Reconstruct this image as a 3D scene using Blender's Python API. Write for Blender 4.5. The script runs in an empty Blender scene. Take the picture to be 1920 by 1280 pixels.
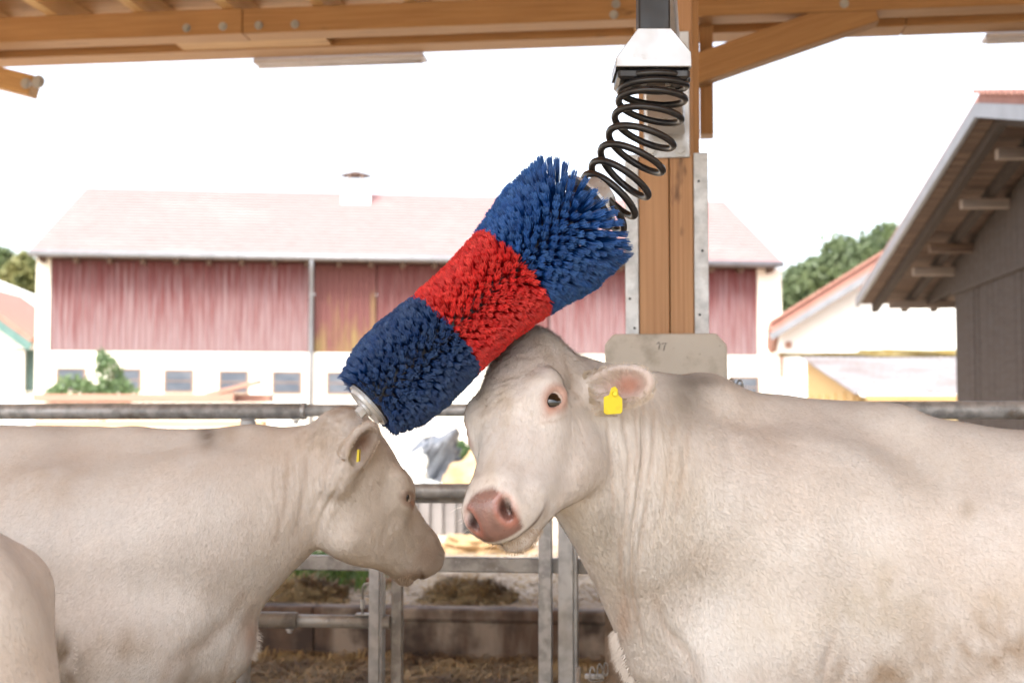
import bpy, bmesh, math, random
import numpy as np
from mathutils import Vector, Matrix, Euler
random.seed(7); rng = np.random.default_rng(7)
scene = bpy.context.scene
COL = scene.collection
R = math.radians

# ------------------------------------------------------------ camera
CAM_H, PITCH, FPX = 1.35, R(3.43), 1920 * 50 / 36
cam = bpy.data.cameras.new("camera"); camo = bpy.data.objects.new("camera", cam); COL.objects.link(camo)
cam.lens, cam.sensor_width, cam.clip_start, cam.clip_end = 50, 36, 0.05, 600
camo.location = (0, 0, CAM_H); camo.rotation_euler = (R(90) + PITCH, 0, 0)
cam.dof.use_dof = True; cam.dof.focus_distance = 2.95; cam.dof.aperture_fstop = 4.5
scene.camera = camo
# ------------------------------------------------------------ light (bright overcast day, exposed for the shade under the roof)
SUN_EL, SUN_AZ = R(52), R(205)           # azimuth from +Y (north) clockwise: behind the camera, a little left
world = bpy.data.worlds.new("World"); scene.world = world; world.use_nodes = True
wn = world.node_tree.nodes; wl = world.node_tree.links; wn.clear()
sky = wn.new("ShaderNodeTexSky"); sky.sky_type = 'NISHITA'; sky.sun_disc = False
sky.sun_elevation = SUN_EL; sky.sun_rotation = SUN_AZ; sky.air_density = 1.0; sky.dust_density = 4.0; sky.ozone_density = 1.0
hs = wn.new("ShaderNodeHueSaturation"); hs.inputs['Saturation'].default_value = 0.48
bgn = wn.new("ShaderNodeBackground"); bgn.inputs['Strength'].default_value = 0.15
wo = wn.new("ShaderNodeOutputWorld")
wl.new(sky.outputs[0], hs.inputs['Color']); wl.new(hs.outputs[0], bgn.inputs['Color']); wl.new(bgn.outputs[0], wo.inputs['Surface'])
sl = bpy.data.lights.new("sun", 'SUN'); sl.energy = 1.5; sl.angle = R(18); sl.color = (1, .955, .89)
so = bpy.data.objects.new("sun", sl); COL.objects.link(so)
sd = Vector((math.sin(SUN_AZ) * math.cos(SUN_EL), math.cos(SUN_AZ) * math.cos(SUN_EL), math.sin(SUN_EL)))
so.rotation_euler = sd.to_track_quat('Z', 'Y').to_euler(); so.location = sd * 60
scene.view_settings.view_transform = 'Standard'; scene.view_settings.look = 'None'
scene.view_settings.exposure = 2.05; scene.view_settings.gamma = 1.0; scene.view_settings.use_curve_mapping = False

# ------------------------------------------------------------ placing helpers
def P(px, py, Y):
    """photo pixel (1920 wide) -> world point at depth Y"""
    x = (px - 960) / FPX; v = (640 - py) / FPX
    d = Vector((x, math.cos(PITCH) - v * math.sin(PITCH), math.sin(PITCH) + v * math.cos(PITCH)))
    return Vector((0, 0, CAM_H)) + d * (Y / d.y)
YAW = R(-7.5)                                     # the stall: fence, posts and beams run along this direction
DU = Vector((math.cos(YAW), math.sin(YAW), 0)); DV = Vector((-math.sin(YAW), math.cos(YAW), 0))
def PV(px, py, V):
    """photo pixel -> (u, z) on the stall plane at depth V"""
    q = P(px, py, 1.0) - Vector((0, 0, CAM_H)); k = V / q.dot(DV)
    return q.dot(DU) * k, CAM_H + q.z * k
def UV(u, v, z): return DU * u + DV * v + Vector((0, 0, z))

# ------------------------------------------------------------ object helpers
MW = {}
def link(o, parent=None, M=None):
    COL.objects.link(o)
    M = M if M is not None else Matrix.Identity(4)
    MW[o.name] = M
    if parent is not None:
        o.parent = parent; o.matrix_parent_inverse = MW[parent.name].inverted()
    o.matrix_basis = M
    return o
def tag(o, label=None, cat=None, group=None, kind=None):
    for k, v in (('label', label), ('category', cat), ('group', group), ('kind', kind)):
        if v: o[k] = v
    return o
def thing(name, label, cat, loc, group=None):
    o = bpy.data.objects.new(name, None); o.empty_display_size = .1
    link(o, None, Matrix.Translation(Vector(loc)))
    return tag(o, label, cat, group)
def meshobj(name, verts, faces, m, parent=None, M=None, smooth=False, label=None, kind=None, origin=True):
    """verts in world space unless M is given (then local to M)"""
    me = bpy.data.meshes.new(name)
    if M is None:
        v = np.asarray(verts, float).reshape(-1, 3)
        c = (v.min(0) + v.max(0)) / 2 if origin else np.zeros(3)
        M = Matrix.Translation(Vector(c)); verts = v - c
    me.from_pydata([tuple(map(float, p)) for p in verts], [], [tuple(map(int, f)) for f in faces])
    me.update()
    if smooth: me.polygons.foreach_set('use_smooth', [True] * len(me.polygons))
    me.materials.append(m)
    o = bpy.data.objects.new(name, me); link(o, parent, M)
    return tag(o, label, None, None, kind)
BOXF = [(0, 3, 2, 1), (4, 5, 6, 7), (0, 1, 5, 4), (1, 2, 6, 5), (2, 3, 7, 6), (3, 0, 4, 7)]
def bevel_mesh(me, w, seg=1):
    bm = bmesh.new(); bm.from_mesh(me)
    bmesh.ops.bevel(bm, geom=bm.edges[:], offset=w, segments=seg, affect='EDGES', profile=.5)
    bm.to_mesh(me); bm.free()
def box(name, c, size, m, parent=None, rot=(0, 0, 0), bev=0, label=None):
    """box centred at c; the local x axis is the grain direction"""
    sx, sy, sz = (s / 2 for s in size)
    v = [(-sx, -sy, -sz), (sx, -sy, -sz), (sx, sy, -sz), (-sx, sy, -sz), (-sx, -sy, sz), (sx, -sy, sz), (sx, sy, sz), (-sx, sy, sz)]
    rm = rot if isinstance(rot, Matrix) else Euler(rot).to_matrix()
    o = meshobj(name, v, BOXF, m, parent, Matrix.Translation(Vector(c)) @ rm.to_4x4(), label=label)
    if bev: bevel_mesh(o.data, bev)
    return o
def ubox(name, u0, u1, v0, v1, z0, z1, m, parent=None, bev=0, grain='u', label=None):
    c = UV((u0 + u1) / 2, (v0 + v1) / 2, (z0 + z1) / 2); su, sv, sz = abs(u1 - u0), abs(v1 - v0), abs(z1 - z0)
    ry = Matrix.Rotation(YAW, 3, 'Z')
    if grain == 'u': return box(name, c, (su, sv, sz), m, parent, ry, bev, label)
    if grain == 'z': return box(name, c, (sz, sv, su), m, parent, ry @ Matrix.Rotation(R(-90), 3, 'Y'), bev, label)
    return box(name, c, (sv, su, sz), m, parent, ry @ Matrix.Rotation(R(90), 3, 'Z'), bev, label)
def tube_geo(pts, r, n=12, closed=False, caps=True):
    pts = [Vector(p) for p in pts]; N = len(pts)
    rad = r if hasattr(r, '__len__') else [r] * N
    tan = []
    for i in range(N):
        a = pts[(i - 1) % N] if (closed or i > 0) else pts[i]; b = pts[(i + 1) % N] if (closed or i < N - 1) else pts[i]
        tan.append((b - a).normalized())
    nrm = tan[0].orthogonal().normalized(); V = []; Fc = []
    for i in range(N):
        nrm = (nrm - tan[i] * nrm.dot(tan[i])).normalized(); bi = tan[i].cross(nrm)
        for k in range(n):
            a = 2 * math.pi * k / n
            V.append(pts[i] + (nrm * math.cos(a) + bi * math.sin(a)) * rad[i])
    for i in range(N if closed else N - 1):
        j = (i + 1) % N
        for k in range(n):
            k2 = (k + 1) % n
            Fc.append((i * n + k, i * n + k2, j * n + k2, j * n + k))
    if caps and not closed:
        Fc.append(tuple(range(n - 1, -1, -1))); Fc.append(tuple((N - 1) * n + k for k in range(n)))
    return V, Fc
def tube(name, pts, r, m, parent=None, n=14, closed=False, label=None, smooth=True):
    V, Fc = tube_geo(pts, r, n, closed)
    # local x along the tube for straight pipes so that wear follows it
    o = meshobj(name, V, Fc, m, parent, label=label)
    if smooth: o.data.polygons.foreach_set('use_smooth', [len(p.vertices) == 4 for p in o.data.polygons])
    return o
def utube(name, u0, u1, v, z0, r, m, parent=None, z1=None, n=18, label=None):
    return tube(name, [UV(u0, v, z0), UV(u1, v, z0 if z1 is None else z1)], r, m, parent, n, label=label)
def merge(parts):
    V = []; Fc = []
    for v, f in parts:
        o = len(V); V += [tuple(p) for p in v]; Fc += [tuple(i + o for i in q) for q in f]
    return V, Fc
def prism(poly, depth):
    """closed polygon (list of Vector) swept by the vector depth"""
    n = len(poly); V = [Vector(p) for p in poly] + [Vector(p) + Vector(depth) for p in poly]
    F_ = [tuple(range(n - 1, -1, -1)), tuple(range(n, 2 * n))] + [(i, (i + 1) % n, n + (i + 1) % n, n + i) for i in range(n)]
    return V, F_
def cyl(c0, c1, r0, r1=None, n=20): return tube_geo([c0, c1], [r0, r0 if r1 is None else r1], n)
def hexbolt(c, nrm, r, h):
    nrm = Vector(nrm).normalized(); return merge([cyl(c, Vector(c) + nrm * h * .35, r * 1.5, n=16), cyl(Vector(c) + nrm * h * .35, Vector(c) + nrm * h, r, n=6)])

# ------------------------------------------------------------ materials
def mat(name, col, rough=.6, metal=0., layers=(), bumps=(), attr=None, sheen=0., spec=.5, rvar=0., trans=0., sss=0., grad=0., thin=0.):
    """layers: (scale xyz, noise scale, detail, lo, hi, colour, strength); bumps: (scale xyz, noise scale, detail, strength, distance)"""
    m = bpy.data.materials.new(name); m.use_nodes = True; nt = m.node_tree; N = nt.nodes; Lk = nt.links; N.clear()
    out = N.new('ShaderNodeOutputMaterial'); b = N.new('ShaderNodeBsdfPrincipled'); Lk.new(b.outputs[0], out.inputs[0])
    tc = N.new('ShaderNodeTexCoord'); oi = N.new('ShaderNodeObjectInfo')
    mu = N.new('ShaderNodeMath'); mu.operation = 'MULTIPLY'; mu.inputs[1].default_value = 41.0; Lk.new(oi.outputs['Random'], mu.inputs[0])
    ad = N.new('ShaderNodeVectorMath'); ad.operation = 'ADD'; Lk.new(tc.outputs['Object'], ad.inputs[0]); Lk.new(mu.outputs[0], ad.inputs[1])
    vec = ad.outputs[0]
    def noise(sc, s, det, rough_=.55):
        mp = N.new('ShaderNodeMapping'); mp.inputs['Scale'].default_value = sc; Lk.new(vec, mp.inputs['Vector'])
        nz = N.new('ShaderNodeTexNoise'); nz.inputs['Scale'].default_value = s; nz.inputs['Detail'].default_value = det; nz.inputs['Roughness'].default_value = rough_
        Lk.new(mp.outputs[0], nz.inputs['Vector']); return nz.outputs['Fac']
    if attr:
        at = N.new('ShaderNodeAttribute'); at.attribute_name = attr; cur = at.outputs['Color']
    else:
        rg = N.new('ShaderNodeRGB'); rg.outputs[0].default_value = (*col, 1); cur = rg.outputs[0]
    for li, (sc, s, det, lo, hi, c2, st) in enumerate(layers):
        mr = N.new('ShaderNodeMapRange'); mr.inputs['From Min'].default_value = lo; mr.inputs['From Max'].default_value = hi
        mr.inputs['To Max'].default_value = st; fv = noise(sc, s, det)
        if grad and li == 0:                        # boards bleach towards their lower ends, away from the eaves
            sx = N.new('ShaderNodeSeparateXYZ'); Lk.new(tc.outputs['Object'], sx.inputs[0])
            ma = N.new('ShaderNodeMath'); ma.operation = 'MULTIPLY_ADD'; ma.inputs[1].default_value = -grad; Lk.new(sx.outputs[0], ma.inputs[0]); Lk.new(fv, ma.inputs[2]); fv = ma.outputs[0]
        Lk.new(fv, mr.inputs['Value'])
        mx = N.new('ShaderNodeMix'); mx.data_type = 'RGBA'; Lk.new(mr.outputs[0], mx.inputs[0]); Lk.new(cur, mx.inputs[6])
        mx.inputs[7].default_value = (*c2, 1); cur = mx.outputs[2]
    Lk.new(cur, b.inputs['Base Color'])
    b.inputs['Roughness'].default_value = rough; b.inputs['Metallic'].default_value = metal; b.inputs['Specular IOR Level'].default_value = spec
    if rvar:
        mr = N.new('ShaderNodeMapRange'); mr.inputs['To Min'].default_value = rough - rvar; mr.inputs['To Max'].default_value = rough + rvar
        mr.inputs['From Min'].default_value = .3; mr.inputs['From Max'].default_value = .7
        Lk.new(noise((1, 1, 1), 14, 5), mr.inputs['Value']); Lk.new(mr.outputs[0], b.inputs['Roughness'])
    if sheen: b.inputs['Sheen Weight'].default_value = sheen; b.inputs['Sheen Roughness'].default_value = .5
    if trans: b.inputs['Transmission Weight'].default_value = trans
    if sss:
        b.inputs['Subsurface Weight'].default_value = sss; b.inputs['Subsurface Radius'].default_value = (.02, .009, .005); b.inputs['Subsurface Scale'].default_value = .5
    prev = None
    for sc, s, det, st, dist in bumps:
        bp = N.new('ShaderNodeBump'); bp.inputs['Strength'].default_value = st; bp.inputs['Distance'].default_value = dist
        Lk.new(noise(sc, s, det), bp.inputs['Height'])
        if prev: Lk.new(prev, bp.inputs['Normal'])
        prev = bp.outputs[0]
    if prev: Lk.new(prev, b.inputs['Normal'])
    if thin:                                        # leaves let light through
        tl = N.new('ShaderNodeBsdfTranslucent'); Lk.new(cur, tl.inputs['Color']); ms = N.new('ShaderNodeMixShader'); ms.inputs[0].default_value = thin
        Lk.new(b.outputs[0], ms.inputs[1]); Lk.new(tl.outputs[0], ms.inputs[2]); Lk.new(ms.outputs[0], out.inputs[0])
    return m
I3 = (1, 1, 1)
wood = mat('timber', (.50, .29, .13), .62, layers=[((.5, 9, 9), 5, 6, .35, .75, (.40, .21, .085), .9), ((.25, 26, 26), 6, 4, .45, .8, (.23, .10, .04), .6), ((.9, 2.6, 2.6), 3.0, 3, .66, .74, (.12, .055, .025), .8)],
           bumps=[((.3, 30, 30), 8, 4, .25, .002)])
wood_pale = mat('pale_timber', (.66, .42, .19), .65, layers=[((.5, 9, 9), 5, 6, .35, .75, (.38, .19, .075), .9), ((.9, 2.6, 2.6), 3.2, 3, .66, .74, (.16, .075, .03), .7)],
           bumps=[((.3, 30, 30), 8, 4, .25, .002)])
wood_post = mat('post_timber', (.46, .265, .135), .6, layers=[((.35, 14, 14), 5, 6, .35, .7, (.36, .19, .09), .9), ((.12, 40, 40), 6, 4, .5, .8, (.22, .10, .05), .7), ((1, 3, 3), 4, 3, .66, .73, (.10, .05, .03), .8)],
           bumps=[((.15, 40, 40), 8, 5, .35, .002)])
rafter_m = mat('light_timber', (.76, .53, .27), .65, layers=[((.5, 9, 9), 5, 6, .4, .75, (.66, .42, .19), .9)], bumps=[((.3, 30, 30), 8, 4, .2, .002)])
galv = mat('galvanised_steel', (.52, .535, .55), .45, .45, layers=[(I3, 22, 5, .42, .62, (.34, .355, .37), .8), (I3, 5, 6, .58, .72, (.25, .22, .18), .55)], bumps=[(I3, 40, 4, .12, .002)], rvar=.12)
galv_worn = mat('worn_galvanised_steel', (.42, .415, .40), .5, .3, layers=[(I3, 16, 6, .45, .6, (.22, .215, .205), .8), (I3, 7, 6, .54, .66, (.20, .165, .125), .45), (I3, 45, 3, .64, .7, (.55, .55, .55), .6)], bumps=[(I3, 50, 5, .2, .002)], rvar=.12)
galv_rail = mat('aged_galvanised_pipe', (.50, .51, .52), .45, .35, layers=[(I3, 30, 5, .42, .6, (.28, .29, .30), .8), (I3, 9, 6, .6, .7, (.19, .15, .11), .7), (I3, 60, 3, .62, .68, (.6, .6, .6), .5)], bumps=[(I3, 60, 5, .15, .002)], rvar=.12)
plate_steel = mat('bright_zinc_plate', (.50, .52, .55), .36, .5, layers=[(I3, 12, 5, .5, .7, (.42, .44, .46), .7), (I3, 30, 5, .64, .72, (.35, .33, .3), .5)], bumps=[(I3, 30, 4, .08, .002)], rvar=.1)
black_steel = mat('black_paint', (.012, .012, .014), .36, 0, layers=[(I3, 30, 6, .6, .74, (.05, .048, .045), .6)], bumps=[(I3, 60, 4, .1, .001)], rvar=.1)
dark_steel = mat('dark_steel', (.05, .05, .052), .4, .6, layers=[(I3, 15, 5, .5, .7, (.09, .07, .055), .7)])
concrete = mat('concrete', (.52, .495, .45), .85, layers=[(I3, 3, 6, .4, .7, (.44, .41, .36), .9), (I3, 11, 6, .55, .72, (.25, .22, .175), .6), (I3, 60, 3, .66, .74, (.16, .14, .11), .5)], bumps=[(I3, 40, 6, .3, .004)])
concrete_dirty = mat('stained_concrete', (.25, .195, .15), .88, layers=[((1, 1, .25), 5, 6, .42, .60, (.09, .052, .033), .95), (I3, 4, 7, .44, .60, (.04, .025, .018), .92)], bumps=[(I3, 25, 7, .5, .008)])
straw_m = mat('straw', (.40, .27, .11), .75, layers=[(I3, 2.2, 5, .42, .60, (.13, .075, .035), .92)])
floor_m = mat('bedded_floor', (.36, .275, .17), .9, layers=[(I3, 2, 6, .45, .7, (.14, .09, .05), .9), (I3, 14, 5, .5, .7, (.46, .36, .22), .7)], bumps=[(I3, 12, 7, .8, .03)])
yard_m = mat('yard_earth', (.46, .37, .27), .92, layers=[(I3, .35, 6, .42, .6, (.55, .47, .38), .9), (I3, 1.7, 7, .5, .66, (.30, .22, .15), .8)], bumps=[(I3, 6, 8, .6, .04)])
dung_m = mat('dung_and_straw', (.20, .145, .075), .9, layers=[(I3, 6, 6, .45, .62, (.33, .25, .13), .9), (I3, 14, 6, .5, .68, (.08, .05, .03), .8)], bumps=[(I3, 18, 8, .9, .05)])
render_wall = mat('cream_render', (.78, .75, .66), .9, layers=[(I3, .8, 6, .45, .75, (.66, .62, .52), .7)], bumps=[(I3, 12, 6, .15, .01)])
white_wall = mat('white_render', (.80, .79, .76), .9, layers=[(I3, .8, 6, .45, .75, (.70, .68, .63), .7)], bumps=[(I3, 12, 6, .15, .01)])
yellow_wall = mat('yellow_render', (.42, .34, .19), .9, layers=[(I3, 1.2, 6, .45, .75, (.36, .28, .14), .8)], bumps=[(I3, 12, 6, .15, .01)])
yellow_board = mat('yellow_boards', (.42, .28, .12), .75, layers=[((1, 8, 8), 3, 5, .4, .7, (.34, .21, .08), .8)])
tile_m = mat('clay_tiles', (.30, .178, .172), .8, layers=[((2, 8, 2), 1.6, 6, .4, .7, (.26, .135, .128), .8), (I3, .5, 6, .55, .75, (.33, .215, .205), .7)], bumps=[(I3, 9, 5, .3, .02)])
tile_red = mat('red_clay_tiles', (.33, .165, .13), .85, layers=[((2, 6, 2), 2, 6, .4, .7, (.26, .12, .09), .8)], bumps=[(I3, 9, 5, .3, .02)])
red_plank = mat('weathered_red_boards', (.12, .036, .036), .9, layers=[((.35, 7, 7), 2.2, 6, .36, .66, (.195, .13, .132), .95), ((.2, 16, 16), 3, 5, .5, .74, (.24, .20, .215), .8)], spec=.2, grad=.14, bumps=[((.2, 20, 20), 4, 4, .3, .006)])
red_plain = mat('red_doors', (.115, .042, .042), .9, layers=[((.35, 5, 5), 2, 6, .40, .7, (.175, .095, .092), .9)], spec=.2, grad=.08, bumps=[((.2, 20, 20), 4, 4, .3, .006)])
red_lichen = mat('red_doors_with_lichen', (.13, .055, .052), .9, layers=[((.6, 2.5, 2.5), 1.1, 6, .50, .74, (.20, .15, .06), .7)], spec=.2, grad=.16, bumps=[((.2, 20, 20), 4, 4, .3, .006)])
grey_board = mat('weathered_grey_boards', (.046, .034, .028), .86, layers=[((.3, 9, 9), 2.5, 6, .42, .7, (.052, .043, .040), .9), ((.15, 20, 20), 3, 4, .55, .75, (.02, .016, .015), .8)], spec=.25, bumps=[((.2, 22, 22), 4, 4, .4, .006)])
brown_board = mat('brown_soffit_boards', (.07, .04, .027), .8, layers=[((.3, 9, 9), 2.5, 6, .42, .7, (.15, .095, .062), .9)], bumps=[((.2, 22, 22), 4, 4, .3, .006)])
pale_board = mat('pale_weathered_wood', (.19, .155, .13), .8, layers=[((.4, 8, 8), 3, 5, .4, .7, (.28, .21, .17), .9)])
zinc = mat('zinc_gutter', (.20, .205, .22), .5, .3, layers=[(I3, 4, 4, .4, .7, (.15, .155, .165), .8)])
dark_opening = mat('dark_green_paint', (.025, .05, .042), .7, layers=[(I3, 3, 4, .4, .7, (.04, .07, .06), .8)])
green_barge = mat('green_bargeboard', (.06, .13, .12), .6, layers=[(I3, 3, 4, .4, .7, (.09, .17, .15), .8)])
frame_m = mat('brown_window_frame', (.20, .135, .10), .7, layers=[(I3, 6, 4, .4, .7, (.22, .14, .09), .8)])
glass_m = mat('dusty_window_glass', (.07, .085, .11), .12, 0, layers=[((1, 1, 3), 1.5, 4, .42, .66, (.13, .145, .17), .8)])
fibre_m = mat('mossy_fibre_cement', (.21, .198, .202), .9, layers=[(I3, 1.3, 6, .45, .68, (.15, .125, .12), .9), (I3, 5, 5, .58, .7, (.15, .115, .08), .7)], spec=.2, bumps=[(I3, 10, 5, .2, .01)])
moss_m = mat('ridge_moss', (.17, .12, .03), .95, layers=[(I3, 6, 5, .4, .6, (.22, .18, .09), .9)], bumps=[(I3, 14, 6, .8, .04)])
leaf_m = mat('leaves', (.15, .20, .11), .5, layers=[(I3, .9, 3, .35, .65, (.16, .205, .085), .9), (I3, 7, 3, .5, .7, (.10, .14, .065), .8)], thin=.55)
leaf_yellow = mat('yellowing_leaves', (.20, .185, .06), .55, layers=[(I3, .9, 3, .35, .65, (.13, .16, .06), .9)], thin=.4)
leaf_bush = mat('bush_leaves', (.10, .17, .07), .5, layers=[(I3, 2, 3, .35, .65, (.15, .21, .09), .9)], thin=.35)
bark_m = mat('bark', (.10, .075, .055), .9, layers=[((1, 1, .3), 6, 6, .4, .7, (.06, .045, .03), .9)], bumps=[((1, 1, .3), 12, 6, .8, .03)])
grass_m = mat('grass_blades', (.10, .19, .035), .55, layers=[(I3, 1.2, 4, .4, .7, (.17, .24, .06), .9)])
tarp_m = mat('grey_plastic_sheet', (.10, .108, .125), .35, 0, layers=[(I3, 2, 5, .50, .66, (.26, .28, .31), .9), (I3, 4, 5, .6, .7, (.05, .055, .065), .8)], bumps=[(I3, 6, 5, .5, .04)])
white_sheet_m = mat('white_plastic_sheet', (.72, .74, .70), .4, layers=[(I3, 2, 5, .5, .7, (.6, .63, .56), .8)], bumps=[(I3, 3, 5, .5, .05)])
sand_m = mat('tan_heap', (.50, .34, .18), .95, layers=[(I3, 1.5, 6, .45, .65, (.38, .25, .13), .8)], bumps=[(I3, 8, 7, .8, .05)])
panel_m = mat('pale_silo_wall', (.24, .225, .22), .9, layers=[((1, 1, .3), 2, 6, .45, .65, (.17, .15, .145), .9)], spec=.2, bumps=[(I3, 12, 6, .3, .01)])
rubber_m = mat('black_rubber', (.02, .02, .021), .6, bumps=[(I3, 12, 5, .3, .01)])
lamp_white = mat('lamp_housing', (.72, .69, .73), .45, layers=[(I3, 5, 4, .5, .7, (.47, .44, .46), .7)])
red_brown = mat('red_brown_plastic', (.42, .17, .09), .6, layers=[(I3, 4, 5, .45, .7, (.34, .22, .15), .8)])
plank_orange = mat('fresh_sawn_planks', (.56, .36, .19), .7, layers=[((.4, 8, 8), 3, 5, .4, .7, (.46, .27, .12), .9)])
plank_red = mat('reddish_planks', (.34, .19, .14), .75, layers=[((.4, 8, 8), 3, 5, .4, .7, (.26, .13, .09), .9)])
# ============================================================ THE SETTING
def sheet(name, pts, m, z=None):
    o = meshobj(name, pts, [tuple(range(len(pts)))], m, origin=False); o['kind'] = 'structure'; return o
VW = 8.0                                          # front of the low wall
sheet('floor', [UV(-150, -150, 0), UV(150, -150, 0), UV(150, VW + .1, 0), UV(-150, VW + .1, 0)], floor_m)
sheet('yard', [UV(-250, VW + .1, .27), UV(250, VW + .1, .27), UV(250, 420, .27), UV(-250, 420, .27)], yard_m)

# ------------------------------------------------------------ timber shelter
VB = 8.0
zb = PV(0, 80, VB)[1]; zt = PV(0, 33, VB)[1]
shelter = thing('timber_shelter', 'open timber shelter with brown beams, rafters and a square post over the cattle', 'shelter', UV(0, 4.75, 0))
def seam(px): return PV(px, 60, VB)[0]
us = seam(454)
for a, b, dz in ((-7.5, us - .002, 0), (us + .002, PV(1250, 20, VB)[0], .004), (PV(1252, 20, VB)[0], 8, .002)):
    ubox('beam', a, b, VB + abs(dz), VB + .175, zb, zt - abs(dz), wood, shelter, .004)
for a, b in ((-7.5, 1.2), (1.204, 8)):
    ubox('beam', a, b, VB + .345, VB + .56, zb - .002, zt - .02, wood, shelter, .004)
for p0, p1 in ((335, 615), (1190, 1290), (1575, 1640)):
    ubox('spacer_block', PV(p0, 95, VB + .25)[0], PV(p1, 90, VB + .25)[0], VB + .178, VB + .342, zb + .004, zt - .03, wood_pale, shelter, .003)
for px, py in ((350, 53), (418, 50), (485, 48), (553, 46), (1155, 8), (1151, 28), (1583, 7)):
    u, z = PV(px, py, VB); c = UV(u, VB + .001, z)
    V, F_ = hexbolt(c, -DV, .017, .014); meshobj('bolt', V, F_, galv, shelter)
ROOF0 = -1.3                                      # unseen near edge of the roof, drawn out behind the camera to shade the cows
# rafters (level, running in depth) and roof boards above them
r0 = PV(97, 30, VB)[0]; dr = (PV(768, 8, VB)[0] - r0) / 4
zr = zt + .001
for i in range(-11, 22):
    u = r0 + dr * i
    ubox('rafter', u - .036, u + .036, ROOF0 + .1, 8.54, zr, zr + .15, rafter_m, shelter, .003, grain='v')
rb = ROOF0; k = 0
while rb < 8.7:
    w_ = .148
    for a, b in ((-6.6, -.8 + .5 * (k % 3)), (-.795 + .5 * (k % 3), 6), (6.005, 10.4)):
        ubox('roof_board', a, b, rb, rb + w_, zr + .153, zr + .176 + .002 * (k % 2), wood_pale, shelter)
    rb += .152; k += 1
meshobj('roof_covering', *merge([prism([UV(-6.7, ROOF0 - .1, zr + .185), UV(10.5, ROOF0 - .1, zr + .185), UV(10.5, 8.9, zr + .185), UV(-6.7, 8.9, zr + .185)], (0, 0, .05))]), tile_red, shelter)
# knee brace and short hanging post right of the post, brace stub at the far left
def flatbeam(name, p0, p1, V, w, d, m, lab=None):
    (ua, za), (ub, zb_) = PV(*p0, V), PV(*p1, V); a, b = UV(ua, V + d / 2, za), UV(ub, V + d / 2, zb_)
    x = (b - a).normalized(); y = DV; z = x.cross(y)
    return box(name, (a + b) / 2, ((b - a).length, d, w), m, shelter, Matrix((x, y, z)).transposed(), .004, lab)
flatbeam('knee_brace', (1262, 143), (1640, 12), VB + .02, .17, .14, wood)
u0, z0 = PV(1312, 240, VB + .0); u1, _ = PV(1339, 240, VB)
ubox('hanging_post', u0, u1, VB + .17, VB + .33, z0, zb - .004, wood, shelter, .004, 'z')
ubox('hanging_post', PV(1296, 240, VB)[0], u0 - .02, VB + .02, VB + .16, PV(1300, 284, VB)[1], zb - .004, wood_pale, shelter, .004, 'z')
flatbeam('knee_brace', (-200, 95), (58, 160), VB + .19, .13, .12, wood_pale)
u0, z0 = PV(28, 175, VB); u1, _ = PV(57, 175, VB)
V, F_ = hexbolt(UV(PV(22, 143, VB)[0], VB + .185, PV(22, 143, VB)[1]), -DV, .022, .02); meshobj('bolt', V, F_, plate_steel, shelter)  # added pale bolt head, standing in for a bright see-through hole
V, F_ = hexbolt(UV(PV(46, 140, VB)[0], VB + .185, PV(46, 140, VB)[1]), -DV, .028, .02); meshobj('bolt', V, F_, plate_steel, shelter)  # likewise a pale stand-in for the second see-through hole
# post in two timbers with galvanised flanges on a concrete pedestal
VP = 4.72
zp = PV(1250, 627, VP)[1]
for a, b in ((1198, 1254), (1256, 1300)):
    ubox('post', PV(a, 400, VP)[0], PV(b, 400, VP)[0], VP, VP + .18, zp, zr - .002, wood_post, shelter, .003, 'z')
ubox('post', PV(1206, 400, VP)[0], PV(1311, 200, VP)[0], VP + .183, VP + .28, zp, zr - .002, wood, shelter, .003, 'z')
ubox('purlin', -6, 9.5, VP + .03, VP + .15, zr + .0, zr + .15, wood, shelter, .003) if False else None
fl = PV(1300, 287, VP)[1]
ubox('steel_flange', PV(1172, 400, VP)[0], PV(1197, 400, VP)[0], VP - .004, VP + .20, zp, fl, galv, shelter, .002, 'z')
ubox('steel_flange', PV(1301, 400, VP)[0], PV(1328, 400, VP)[0], VP - .004, VP + .16, zp, fl, galv, shelter, .002, 'z')
for px, py in ((1181, 560), (1190, 615), (1317, 470), (1310, 340), (1312, 590)):
    u, z = PV(px, py, VP - .004); V, F_ = cyl(UV(u, VP - .003, z), UV(u, VP - .007, z), .0045, n=10); meshobj('screw', V, F_, dark_steel, shelter)
VC = 4.64
ua, ub = PV(1134, 700, VC)[0], PV(1364, 700, VC)[0]; ch = .035
prof = [(ua, 0), (ub, 0), (ub, zp - ch * 1.2), (ub - ch, zp - .002), (ua + ch * .8, zp - .002), (ua, zp - ch)]
V, F_ = prism([UV(u, VC, z) for u, z in prof], DV * .42)
ped = meshobj('concrete_pedestal', V, F_, concrete, shelter); bevel_mesh(ped.data, .008, 2)
# the lower, stained half of the pedestal is a slightly proud plinth course
zk = PV(1250, 1040, VC)[1]
V, F_ = prism([UV(ua - .003, VC - .003, 0), UV(ub + .003, VC - .003, 0), UV(ub + .003, VC + .423, 0), UV(ua - .003, VC + .423, 0)], (0, 0, zk))
meshobj('concrete_plinth', V, F_, concrete_dirty, shelter)
# pencilled mark on the pedestal
def stroke(name, pts, V, w, m, parent):
    q = [UV(PV(x, y, V)[0], V - .001, PV(x, y, V)[1]) for x, y in pts]
    return tube(name, q, w, m, parent, 5)
stroke('pencil_mark', [(1231, 645), (1236, 641), (1237, 646), (1235, 655)], VC, .0012, dark_steel, shelter)
stroke('pencil_mark', [(1241, 644), (1250, 643), (1246, 649), (1244, 657)], VC, .0012, dark_steel, shelter)
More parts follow.
